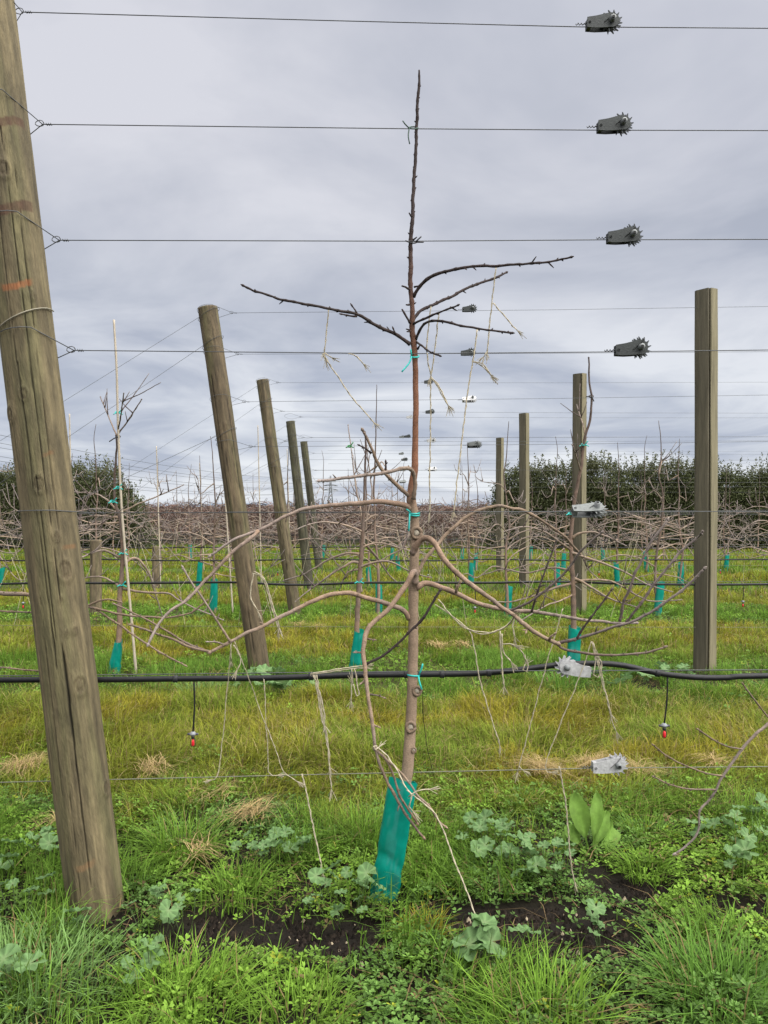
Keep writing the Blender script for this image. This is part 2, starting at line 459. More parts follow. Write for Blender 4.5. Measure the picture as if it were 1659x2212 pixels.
st = [(CAMZ + (HY - 437) * 2.85 / F, .024, (.055, .024, .014), FRONT - 1.3, FRONT + 1.2), (CAMZ + (HY - 250) * 2.85 / F, .02, (.06, .026, .015), FRONT - 1.3, FRONT + 1.3),
      (CAMZ + (HY - 605) * 2.85 / F, .014, (.24, .085, .03), FRONT - .3, FRONT + .75), (CAMZ + (HY - 1190) * 2.85 / F, .008, (.15, .08, .035), FRONT + .8, FRONT + 1.3), (CAMZ + (HY - 980) * 2.85 / F, .008, (.15, .08, .035), FRONT + .5, FRONT + .8), (CAMZ + (HY - 1870) * 2.85 / F, .014, (.16, .095, .045), FRONT - .1, FRONT + .5)]
ROWZ_save = ROWZ[1]; ROWZ[1] = Z1 - .05
end_post(1, 207, 0, -30, -12, .102, 'thick leaning strainer post with knots and long cracks beside the tallest tree', cracks=cr, knots=kn, stains=st, na=200, nz=480)
ROWZ[1] = ROWZ_save
gen = lambda s: [(FRONT - .5 + .37 * q + .1 * math.sin(s * 3 + q), .15 + .5 * ((q * 7 + s) % 3), 1.6 + .6 * ((q * 5 + s) % 4), .03 * math.sin(q + s), .005, .011) for q in range(5)] + [(FRONT + 2, .2, 3, 0, .005, .012)]
gk = lambda s: [(FRONT - .5 + 1.1 * ((q * .618 + s * .3) % 1), .4 + .42 * q + .2 * math.sin(q * 3 + s), .02) for q in range(7)]
end_post(2, 562, 0, 449, 667, .094, 'brown leaning strainer post whose base stands between the tallest tree and the thick post', cracks=gen(2), knots=gk(2), basec=(.098, .073, .042))
end_post(3, 638, 0, 567, 823, .092, 'dark capped leaning strainer post, second of the line behind the thick post', cracks=gen(3), knots=gk(3), basec=(.095, .074, .043))
end_post(4, 668, 0, 627, 912, .092, 'mossy dark leaning strainer post, third of the line behind the thick post', cracks=gen(4), knots=gk(4), basec=(.060, .056, .034))
end_post(5, 690, 0, 656, 956, .092, 'mossy dark leaning strainer post, fourth of the line behind the thick post', cracks=gen(5), knots=gk(5), basec=(.060, .056, .034))

# split posts standing in the rows: a half-round section with two sawn faces and a drying crack between them
def split_post(length, seed):
    prof = []
    w_, d_ = .094, .075
    sect = [(-w_, .03), (-w_ + .004, .005), (-w_ + .02, -.018), (-.016, -.080), (-.007, -.082), (.001, -.055), (.009, -.083), (.018, -.084), (w_ - .012, -.052), (w_ - .003, -.042), (w_, -.03), (w_ - .004, .03), (.06, .07), (0, .085), (-.06, .075)]
    nz = 90; z = np.linspace(-.3, length, nz)
    V = []; C = []
    for zi in z:
        for q, (x, y) in enumerate(sect):
            wob = .003 * (vnoise(np.array(zi * 2.0), np.array(q * 1.0), seed) - .5) * 2
            crack = -.004 if q in (4, 6) else 0
            V.append((x + wob + .004 * math.sin(zi * 1.1 + seed), y + wob, zi))
            base = np.array([.170, .150, .092]) if q > 5 and q < 11 else np.array([.095, .083, .056])  # right sawn face painted lighter as if sunlit, the other sides darker
            if q == 5: base = np.array([.02, .015, .01])
            t = .7 + .6 * float(fbm(np.array(q * 1.7), np.array(zi * 1.5), seed + 1))
            C.append(base * t)
    n = len(sect)
    a, b = np.meshgrid(np.arange(nz - 1), np.arange(n), indexing='ij'); b2 = (b + 1) % n
    Fq = np.stack([a * n + b, a * n + b2, (a + 1) * n + b2, (a + 1) * n + b], -1).reshape(-1, 4)
    V.append((0, 0, length + .006)); C.append((.08, .07, .045))
    q = np.arange(n); e = (nz - 1) * n
    Ft = np.stack([np.full(n, len(V) - 1), e + q, e + (q + 1) % n], -1)
    return mesh_np('post', np.array(V), [Fq, Ft], np.array(C), M_SPLIT, smooth=False)
MID = {}
for row, x, yt, lab in [(2, 1522, 629, 'tall split timber post with two sawn faces and a crack, largest of its line'), (3, 1252, 810, 'split timber post, second largest of its line, right behind a blue-green guard'),
                        (4, 1132, 895, 'split timber post, third largest of the line of sawn posts'), (5, 1080, 948, 'smallest split timber post of the line of sawn posts before the hedge')]:
    Z = ROWZ[row]
    o = bpy.data.objects.new('timber_post', split_post(P(0, yt, Z)[2], row * 3))
    o.location = ((x - CX) * Z / F, Z, 0); o.rotation_euler = (0, R(.25 if row == 2 else 0), R(-4 + row * 2))
    col.objects.link(o); MID[row] = o.location.x
    tag(o, lab, 'post', 'split posts within the rows')

# short anchor posts beyond the ends of the rows
for (x, yb, yt, Z, lab) in [(207, 0, 1168, Z3, 'short brown anchor post beside the bamboo-staked tree'), (338, 0, 1182, Z4, 'short brown anchor post behind the bamboo-staked tree, the farther one')]:
    top = P(x, yt, Z)
    o = bpy.data.objects.new('anchor_post', post_mesh(top[2], .085, int(x), cracks=gen(4), knots=gk(2), na=24, nz=60, basec=(.13, .10, .06)))
    o.location = (top[0], Z, 0); col.objects.link(o); tag(o, lab, 'post', 'short anchor posts')

# ================================================================== WIRES
ROWN = {1: "the tallest tree's row", 2: 'the first row behind the tallest tree', 3: 'the second row behind the tallest tree', 4: 'the third row behind the tallest tree', 5: 'the fourth row behind the tallest tree', 6: 'the fifth row behind the tallest tree', 7: 'the last row before the hedge'}
ORD = ['topmost', 'second highest', 'third highest', 'fourth highest', 'chest-high', 'pipe-carrying', 'lowest']
def postx(row, z):
    b, t, r = END[row]
    k_ = (z - b[2]) / (t[2] - b[2])
    return b[0] + (t[0] - b[0]) * k_
def wire_thing(row, q, pts, rad, bridle=True):
    o = thing('trellis_wire', f'{ORD[q]} wire of {ROWN[row]}', 'wire', pts[0], 'trellis wires')
    mb = MB(); add_tube(mb, pts, rad, 5, (WIREC if row < 3 else WIREC * 1.2) if q < 6 else np.array([.16, .16, .12]))
    mb.build('strand', M_WIRE, o)
    if bridle and row in END:
        p0 = np.asarray(pts[0]); b, t, r = END[row]; Zp = b[1]
        px = postx(row, p0[2]); up = .055 if q < 4 else .01
        ring = []
        for s in np.linspace(0, 1, 15):
            a = R(-62) - s * R(236)
            ring.append((px + (r + .009) * math.cos(a), Zp + (r + .009) * math.sin(a), p0[2] + up - 2.0 * up * sstep(0, 1, s) * .75))
        mb = MB()
        add_tube(mb, [p0] + ring + [p0], rad, 4, WIREC)
        lo = [p0 + np.array([-.012 + .017 * math.cos(a), -.002 * math.sin(a * 2), .004 + .012 * math.sin(a)]) for a in np.linspace(0, 2 * math.pi, 10)]
        add_tube(mb, lo, rad, 4, WIREC)
        hx_ = [p0 + np.array([.012 + .0022 * k_, .0045 * math.cos(k_ * 1.6), .0045 * math.sin(k_ * 1.6)]) for k_ in range(12)]
        add_tube(mb, hx_, rad * .9, 4, WIREC)
        mb.build('end_loop', M_WIRE, o)
    return o
W1 = [[(48, 28), (700, 46), (1255, 60), (1659, 63), (2300, 66)], [(92, 270.5), (880, 280), (1280, 283), (1659, 284), (2300, 285)], [(128, 521), (880, 523), (1300, 520), (1659, 519), (2300, 518)],
      [(160, 759), (890, 766), (1330, 762), (1659, 758), (2300, 756)], [(205, 1110), (900, 1108), (1300, 1107), (1659, 1107), (2300, 1107)], [(-700, 1468), (205, 1460), (900, 1452), (1420, 1450), (1659, 1449), (2300, 1449)], [(-700, 1702), (0, 1692), (640, 1676), (1300, 1661), (1659, 1658), (2300, 1658)]]
for q, pl in enumerate(W1):
    wire_thing(1, q, [P(x, y, Z1) for x, y in pl], .0019, q < 5)
HT = [3.37, 2.965, 2.535, 2.115, 1.485, .86, .46]
for row in range(2, 7):
    Z = ROWZ[row]
    for q, z in enumerate(HT):
        xr = Z * .62
        if row == 2 and q < 4:
            yl, yr = [(678, 661), (767, 760), (870, 852), (967, 953)][q]
            zl, zr = P(0, yl, Z)[2], P(0, yr, Z)[2]
        else:
            zl = z + .01 * math.sin(row * 5 + q); zr = zl + .03 * math.sin(row * 3 + q * 2)
        if row in END:
            xl = postx(row, zl) + END[row][2] + .13
        else:
            xl = -1.7
        if q >= 5: xl = -Z * .62
        mid = (xl * .5 + xr * .5, Z, (zl + zr) / 2 - .008)
        wire_thing(row, q, [(xl, Z, zl), mid, (xr, Z, zr)], .0017 if row < 4 else .0021, q < 5)

# guy wires from the end posts back to the ground anchors
for row in range(2, 6):
    b, t, r = END[row]
    for q, (z, ax_) in enumerate([(t[2] - .06, -7.1), (t[2] - .32, -6.2), (2.22, -6.4)]):
        p = np.array([postx(row, z) - r * .5, b[1], z]); a = np.array([ax_, b[1] - .05 * q, -.05])
        mb = MB(); add_tube(mb, [p, a], .0021, 4, WIREC)
        rg = [(postx(row, z) + (r + .003) * math.cos(s), b[1] + (r + .003) * math.sin(s), z + .06 * math.cos(s)) for s in np.linspace(0, 2 * math.pi, 14)]
        add_tube(mb, rg, .0022, 4, WIREC)
        o = mb.build('guy_wire', M_WIRE, base=p)
        tag(o, f'{["highest", "middle", "lowest"][q]} slanting guy wire on the end post of {ROWN[row]}', 'wire', 'guy wires')
b, t, r = END[1]
p = P(88, 656, 2.85); 
mb = MB(); z0 = p[2]
rg = [(postx(1, z0 - .05 * (1 - math.cos(s))) + (r + .004) * math.cos(s), b[1] + (r + .004) * math.sin(s), z0 - .055 * (1 - math.cos(s))) for s in np.linspace(R(10), R(-175), 14)]
rg.append((-3.4, b[1], z0 - 1.3))
add_tube(mb, rg, .0028, 5, (.22, .2, .15))
o = mb.build('guy_wire', M_WIRE, base=rg[0]); tag(o, 'slanting guy wire wrapped round the thick leaning post', 'wire', 'guy wires')

# ------------------------------------------------------------------ wire strainers (ratchets)
def make_ratchet(c_body, c_wheel):
    mb = MB()
    wc = (.030, .012)
    out = [(-.066, -.018), (-.066, .021), (-.03, .027), (.005, .036)] + [(wc[0] + .0285 * math.cos(u), wc[1] + .0285 * math.sin(u)) for u in np.linspace(R(95), R(-100), 9)] + [(-.0, -.0185), (-.03, -.020)]
    ang = R(4)
    for y in (-.016, .013):
        add_prism(mb, out, y, y + .003, c_body)
    add_box(mb, (-.064, -.0128, -.016), (-.05, .0128, .021), np.asarray(c_body) * .9)
    lo = [(-.056 + .004 * math.cos(a), -.018, .001 + .004 * math.sin(a)) for a in np.linspace(0, 2 * math.pi, 9)]
    add_tube(mb, lo, .0013, 4, np.asarray(c_body) * .25)
    add_tube(mb, [(.0, -.0185, .002), (.012, -.0185, .012), (.03, -.0185, .028), (.04, -.0185, .040)], .0016, 4, np.asarray(c_body) * .35)
    body = mb.mesh('body', M_STEEL, smooth=False)
    teeth = []; n = 12
    for q in range(n):
        a0 = q * 2 * math.pi / n
        for da, rr in ((0, .0285), (.10, .031), (.30, .0425), (.36, .0425), (.31, .034), (.40, .029)):
            teeth.append((rr * math.cos(a0 + da), rr * math.sin(a0 + da)))
    mb = MB()
    for y in (-.011, .0075):
        add_prism(mb, teeth, y, y + .0035, c_wheel)
    add_tube(mb, [(0, -.010, 0), (0, .010, 0)], .013, 10, np.asarray(c_wheel) * .6)
    wheel = mb.mesh('ratchet_wheel', M_STEEL, smooth=False)
    mb = MB()
    add_tube(mb, [(0, -.034, 0), (0, .032, 0)], .0115, 10, (.17, .18, .18))
    spin = mb.mesh('spindle', M_STEEL)
    mb = MB(); add_box(mb, (-.0045, -.0385, -.0045), (.0045, -.0358, .0045), (.01, .01, .01))
    sock = mb.mesh('socket', M_STEEL, smooth=False)
    mb = MB()
    hx_ = [(-.07 - .0028 * k_, .004 * math.cos(k_ * 1.5), .002 + .004 * math.sin(k_ * 1.5)) for k_ in range(14)]
    add_tube(mb, hx_, .0017, 4, WIREC)
    add_tube(mb, [(-.056, -.014, .001), (-.07, -.004, .003), (-.08, 0, .0)], .0017, 4, WIREC)
    tail = mb.mesh('wire_twist', M_WIRE)
    return body, wheel, spin, sock, tail
RK = {'dark': make_ratchet((.034, .039, .038), (.05, .056, .058)), 'white': make_ratchet((.40, .40, .40), (.42, .42, .43)), 'grey': make_ratchet((.13, .14, .135), (.15, .16, .155))}
def ratchet(p, tone, label, tilt=0.0, roll=0.0, flip=False, full=True, spin=0):
    o = thing('wire_strainer', label, 'wire tensioner', p, 'ratchet wire strainers')
    o.rotation_euler = (roll, tilt, math.pi if flip else 0)
    b, w_, s, k_, t = RK[tone]
    part('body', b, o)
    wo_ = part('ratchet_wheel', w_, o, (.030, 0, .012), (0, spin, 0))
    if full:
        so = part('spindle', s, o, (.030, 0, .012))
        part('socket', k_, so)
        part('wire_twist', t, o)
    return o
for q, (x, y, tone, lab, kw) in enumerate([
        (1303, 56, 'dark', 'dark grey ratchet strainer on the topmost wire of the tallest tree row', dict(tilt=R(1))),
        (1327, 277, 'dark', 'dark grey ratchet strainer on the second highest wire of the tallest tree row', dict(spin=.3)),
        (1348, 517, 'dark', 'dark grey ratchet strainer on the third highest wire of the tallest tree row', dict(spin=.5)),
        (1365, 760, 'dark', 'dark grey ratchet strainer on the fourth highest wire of the tallest tree row', dict(spin=.7)),
        (1273, 1107, 'grey', 'mid grey ratchet strainer rolled over on the chest-high wire near the tallest tree', dict(roll=R(-55))),
        (1238, 1450, 'white', 'white zinc ratchet strainer reversed, lying in front of the black pipe', dict(flip=True, tilt=R(-6))),
        (1316, 1659, 'white', 'white zinc ratchet strainer on the lowest wire above the straw', dict(spin=.2, tilt=R(-1)))]):
    ratchet(P(x, y, Z1), tone, lab, **kw)
for row, xs, tones in [(2, [(1014, 671), (1011, 765.5), (1014, 866), (1025, 964)], ['dark', 'dark', 'white', 'dark']), (3, [(926, 828.5), (929, 890), (932, 955), (934, 1018)], ['dark', 'dark', 'white', 'white']),
                       (4, [(885, 911), (880, 957), (874, 999), (870, 1040)], ['white', 'dark', 'dark', 'grey']), (5, [(868, 957), (867, 994), (871, 1027), (866, 1062)], ['grey', 'grey', 'grey', 'grey'])]:
    for q, (x, y) in enumerate(xs):
        p = P(x, y, ROWZ[row])
        if row > 2:
            p[2] = HT[q] + .01 * math.sin(row * 5 + q) + .5 * .03 * math.sin(row * 3 + q * 2)
        ratchet(p, tones[q], f'{ {"dark": "dark", "white": "pale", "grey": "grey"}[tones[q]] } ratchet on the {ORD[q]} wire of {ROWN[row]}', full=row < 4, roll=R(-40 if (q == 3 or (row == 2 and q == 2)) else 0), spin=q * .3)

# ================================================================== IRRIGATION PIPES
def pipe(row, pts, rad, rings, label):
    o = thing('irrigation_pipe', label, 'pipe', pts[0], 'black irrigation pipes')
    mb = MB(); C = add_tube(mb, pts, rad, 12, (.009, .009, .010), step=.04)
    mb.build('tube', M_BLACK, o)
    for xr in rings:
        k_ = int(np.argmin(np.abs(C[:, 0] - xr)))
        d = C[min(k_ + 1, len(C) - 1)] - C[k_ - 1]; d /= np.linalg.norm(d)
        mb = MB(); add_tube(mb, [C[k_] - d * .010, C[k_] - d * .006, C[k_], C[k_] + d * .006, C[k_] + d * .010], [rad * 1.05, rad * 1.38, rad * 1.2, rad * 1.38, rad * 1.05], 12, (.02, .02, .022))
        mb.build('pipe_clip', M_BLACK, o)
    return C
pl = [(-700, 1478), (0, 1471), (240, 1470), (420, 1468), (560, 1467), (760, 1461), (900, 1459), (1030, 1457), (1120, 1449), (1210, 1438), (1290, 1435), (1350, 1440), (1420, 1456), (1500, 1465), (1570, 1466), (1659, 1462), (2300, 1458)]
pc = pipe(1, [P(x, y, Z1 + .02) for x, y in pl], .0112, [P(x, 0, Z1 + .02)[0] for x in (382, 665, 870, 945, 1066, 1418)], 'black irrigation pipe with clips crossing the tallest tree trunk, humped at the white strainer')
for row in range(2, 7):
    Z = ROWZ[row]; z = {2: .842, 3: .80, 4: .80, 5: .8, 6: .8}[row]
    xs = np.arange(-Z * .62, Z * .62, .6)
    pipe(row, [(x, Z + .02, z + .022 * (vnoise(np.array(x * 1.3), np.array(row * 3.3), 77) - .5) * 2) for x in xs], .0105 if row < 4 else .012, [], f'black irrigation pipe along {ROWN[row]}')
def dropper(p, length, label, lean=0.0, big=True):
    o = thing('sprinkler', label, 'sprinkler', (p[0], p[1], p[2] - length - .06), 'hanging drop sprinklers')
    bz = np.array(p) - np.array([lean, 0, length])
    mb = MB(); add_tube(mb, [p, (np.array(p) + bz) / 2 + np.array([.004, 0, 0]), bz], .0034, 6, (.012, .012, .013), step=.03)
    mb.build('drop_tube', M_BLACK, o)
    mb = MB()
    add_tube(mb, [bz + (0, 0, .004), bz + (0, 0, -.004), bz + (0, 0, -.006), bz + (0, 0, -.013)], [.007, .013, .013, .007], 12, (.20, .21, .22))
    for sx in (-1, 1):
        add_box(mb, (bz[0] + sx * .014 - .007, bz[1] - .004, bz[2] - .009), (bz[0] + sx * .014 + .007, bz[1] + .004, bz[2] - .002), (.06, .06, .065))
    mb.build('collar', M_PLAST, o)
    mb = MB(); add_tube(mb, [bz + (0, 0, -.012), bz + (0, 0, -.024)], [.0075, .0055], 8, (.02, .02, .02)); mb.build('valve', M_PLAST, o)
    mb = MB()
    for sx in (-1, 1):
        add_tube(mb, [bz + (sx * .006, 0, -.02), bz + (sx * .0095, 0, -.03), bz + (sx * .008, 0, -.05), bz + (sx * .002, 0, -.056)], .0013, 5, (.03, .03, .03))
    mb.build('bridge', M_PLAST, o)
    mb = MB(); add_tube(mb, [bz + (0, 0, -.024), bz + (0, 0, -.034), bz + (0, 0, -.048), bz + (0, 0, -.053)], [.003, .006, .0065, .003], 8, (.62, .02, .03)); mb.build('nozzle', M_PLAST, o)
dropper(P(419, 1472, Z1 + .02), .205, 'drop sprinkler with red nozzle hanging beside the thick leaning post', .004)
dropper(P(1442, 1462, Z1 + .02), .19, 'drop sprinkler with red nozzle and black wings hanging near the largest split post', .013)
for (x, y0, y1, row) in [(1026, 1262, 1318, 2), (1605, 1262, 1305, 2), (50, 1264, 1308, 2), (1294, 1212, 1240, 3), (1556, 1212, 1236, 3), (925, 1212, 1246, 3), (600, 1212, 1240, 3)]:
    Z = ROWZ[row]
    p = P(x, y0, Z + .02)
    dropper(p, (y1 - y0) * Z / F - .02, f'small drop sprinkler hanging from the pipe of {ROWN[row]}')

# ================================================================== TREES
def bark_branch(mb, pts, r0, r1, c0, c1, sides=8, step=.012, buds=True, gnarl=.10, seed=0, spur=0.0):
    g = np.random.default_rng(seed)
    C = catmull(pts, step)
    n = len(C); t = np.linspace(0, 1, n)
    ln = np.linalg.norm(np.diff(C, axis=0), axis=1).sum()
    wob = np.stack([fbm(t * ln * 14 + 3.1, t * 0 + k_, seed) - .5 for k_ in range(3)], -1) * min(r0, .006) * 1.6 * np.sin(np.pi * np.clip(t * 6, 0, .5))[:, None]
    C = C + wob
    r = r0 + (r1 - r0) * t ** .85
    thick = r0 > .0085
    nodes = np.cumsum((.030 if not thick else .045) * (.55 + 1.1 * g.random(400))); nodes = nodes[nodes < ln]
    if len(nodes) < 2: nodes = np.array([.3, .7]) * ln
    s = t * ln
    for q in nodes:
        r = r * (1 + (.16 + gnarl) * (.25 if thick else 1) * (.4 + g.random()) * np.exp(-((s - q) / .006) ** 2))
    r = r * (1 + gnarl * (fbm(s * 30, s * 0 + seed, seed + 5) - .5) * 2)
    r = r * (1 + .35 * np.exp(-(s / max(r0 * 1.3, .004)) ** 2))
    c = np.asarray(c0)[None] * (1 - t[:, None]) + np.asarray(c1)[None] * t[:, None]
    c = c * (.65 + .7 * fbm(s * 40, s * 0 + 2, seed + 8)[:, None])
    grey = sstep(.5, .7, fbm(s * 9, s * 0 + 7, seed + 18))[:, None] * .45
    c = c * (1 - grey) + GREYTIP * c.mean() / .2 * grey
    nodec = np.zeros(n)
    for q in nodes:
        nodec = np.maximum(nodec, g.random() * (.8 if thick else 1) * np.exp(-((s - q) / .0035) ** 2))
    c = c * (1 - .55 * nodec[:, None])
    V, f = tube_np(C, r, sides, True, .10, g)
    cc = np.vstack([np.repeat(c, sides, 0), c[0], c[-1]])
    mb.add(V, f, cc)
    T = np.gradient(C, axis=0); T /= np.linalg.norm(T, axis=1)[:, None] + 1e-9
    if buds:
        for q, d in enumerate(nodes[1:]):
            k_ = min(n - 1, int(d / ln * n))
            if r[k_] > .011 and g.random() < .55: continue
            if g.random() < .25: continue
            side = np.cross(T[k_], [math.cos(q * 2.4 + seed), math.sin(q * 2.4 + seed), .3 * math.cos(q)]); side /= np.linalg.norm(side) + 1e-9
            dirv = side * .75 + T[k_] * .6
            L_ = (.005 + .004 * g.random()) * (1 + spur * 2.2 * (g.random() < .15))
            p0 = C[k_] + side * r[k_] * .6
            V, f = tube_np(np.array([p0, p0 + dirv * L_ * .45, p0 + dirv * L_]), [.0026, .0029, .0014], 5)
            mb.add(V, f, c[k_] * .8)
        # end bud
        V, f = tube_np(np.array([C[-1], C[-1] + T[-1] * .008, C[-1] + T[-1] * .017]), [r1, r1 * 1.35 + .0005, .0008], 6)
        mb.add(V, f, c[-1] * 1.1)
    return C
def P3(pts, Z0, Z1_):
    n = len(pts)
    return [P(x, y, Z0 + (Z1_ - Z0) * k_ / max(1, n - 1)) for k_, (x, y) in enumerate(pts)]
PX = Z1 / F
ZT = Z1 + .01
tree = thing('fruit_tree', 'tallest bare leafless fruit tree with arching pruned limbs tied to the wires', 'tree', (P(846, 1935, ZT)[0], ZT, 0), 'row fruit trees')
TR = [(843, 1950, 15), (849, 1910, 14.5), (860, 1800, 13.8), (872, 1710, 13.2), (881, 1658, 12.6), (886, 1581, 12), (889, 1517, 11.3), (892, 1430, 10.8), (893, 1351, 10.6), (893, 1267, 10.8), (896, 1184, 9.6), (896, 1117, 9), (889, 1082, 10), (890, 1053, 8.4), (895, 1020, 7.6), (897, 986, 6.8), (898, 920, 6.2), (898, 853, 6), (897, 786, 5.8), (895, 753, 6.4), (890, 713, 5.7), (890, 670, 5), (887, 603, 4.7), (887, 553, 4.5), (890, 500, 4.1), (895, 420, 3.6), (898, 330, 3.3), (902, 250, 3.1), (903, 195, 3.0), (904, 154, 1.8)]
mb = MB()
C = catmull([P(x, y, ZT) for x, y, r in TR], .008)
zz = C[:, 2]; tz = np.array([P(0, y, ZT)[2] for x, y, r in TR])
rr = np.interp(zz, tz, [r * PX for x, y, r in TR])
g = np.random.default_rng(3)
for zk in np.arange(1.0, 3.35, .034):
    a = .04 + .16 * sstep(1.9, 2.6, zk)
    zk += .01 * (g.random() - .5)
    rr = rr * (1 + a * (.5 + g.random()) * np.exp(-((zz - zk) / .006) ** 2))
for zk in np.arange(.5, 1.6, .055):
    rr = rr * (1 + .025 * np.exp(-((zz - zk) / .004) ** 2))
wv = sstep(2.2, 2.7, zz)
C[:, 0] += .0055 * (fbm(zz * 11, zz * 0, 4) - .5) * 2 * (.35 + wv); C[:, 1] += .008 * (fbm(zz * 9, zz * 0 + 5, 4) - .5) * 2
stops = [0, .75, 1.5, 1.62, 2.05, 2.2, 2.6, 3.4]
cols = np.array([TAN * .9, TAN, TAN * .95, ORANGE * .95, ORANGE * .85, ORANGE * .45 + DARK * .5, DARK * 1.15, DARK * .95])
cc = np.stack([np.interp(zz, stops, cols[:, k_]) for k_ in range(3)], -1) * (.8 + .4 * fbm(zz * 25, zz * 0, 8)[:, None])
V, f = tube_np(C, rr, 20, True, .07, g)
mb.add(V, f, np.vstack([np.repeat(cc, 20, 0), cc[0], cc[-1]]))
# buds and little spurs on the leader
for zk in np.arange(1.95, 3.2, .045):
    k_ = int(np.argmin(np.abs(zz - zk))); s = 1 if g.random() < .5 else -1
    L_ = .005 + .010 * (g.random() ** 4)
    d = np.array([s * .8, -.4 * g.random(), .55]); p0 = C[k_] + d * rr[k_] * .7
    V, f = tube_np(np.array([p0, p0 + d * L_ * .5, p0 + d * L_]), [.0028, .0032, .001], 5); mb.add(V, f, DARK)
for pts, r0, r1 in [([(886, 700), (877, 686), (867, 671)], 2.4, 1.6), ([(885, 628), (876, 622), (868, 620)], 2, 1.8), ([(884, 660), (877, 660)], 1.8, 1.6), ([(895, 622), (905, 620)], 1.8, 1.2), ([(902, 756), (906, 750)], 2, 1.6), ([(884, 715), (877, 713)], 1.6, 1.3), ([(886, 718), (879, 719)], 1.6, 1.3), ([(889, 470), (884, 462)], 1.6, 1.2), ([(893, 520), (900, 514)], 1.6, 1.4)]:
    bark_branch(mb, P3(pts, ZT - .01, ZT - .03), r0 * PX, r1 * PX, DARK, DARK, 6, buds=False, seed=int(pts[0][1]))
mb.build('trunk', M_BARK, tree)
GY = GREYTIP
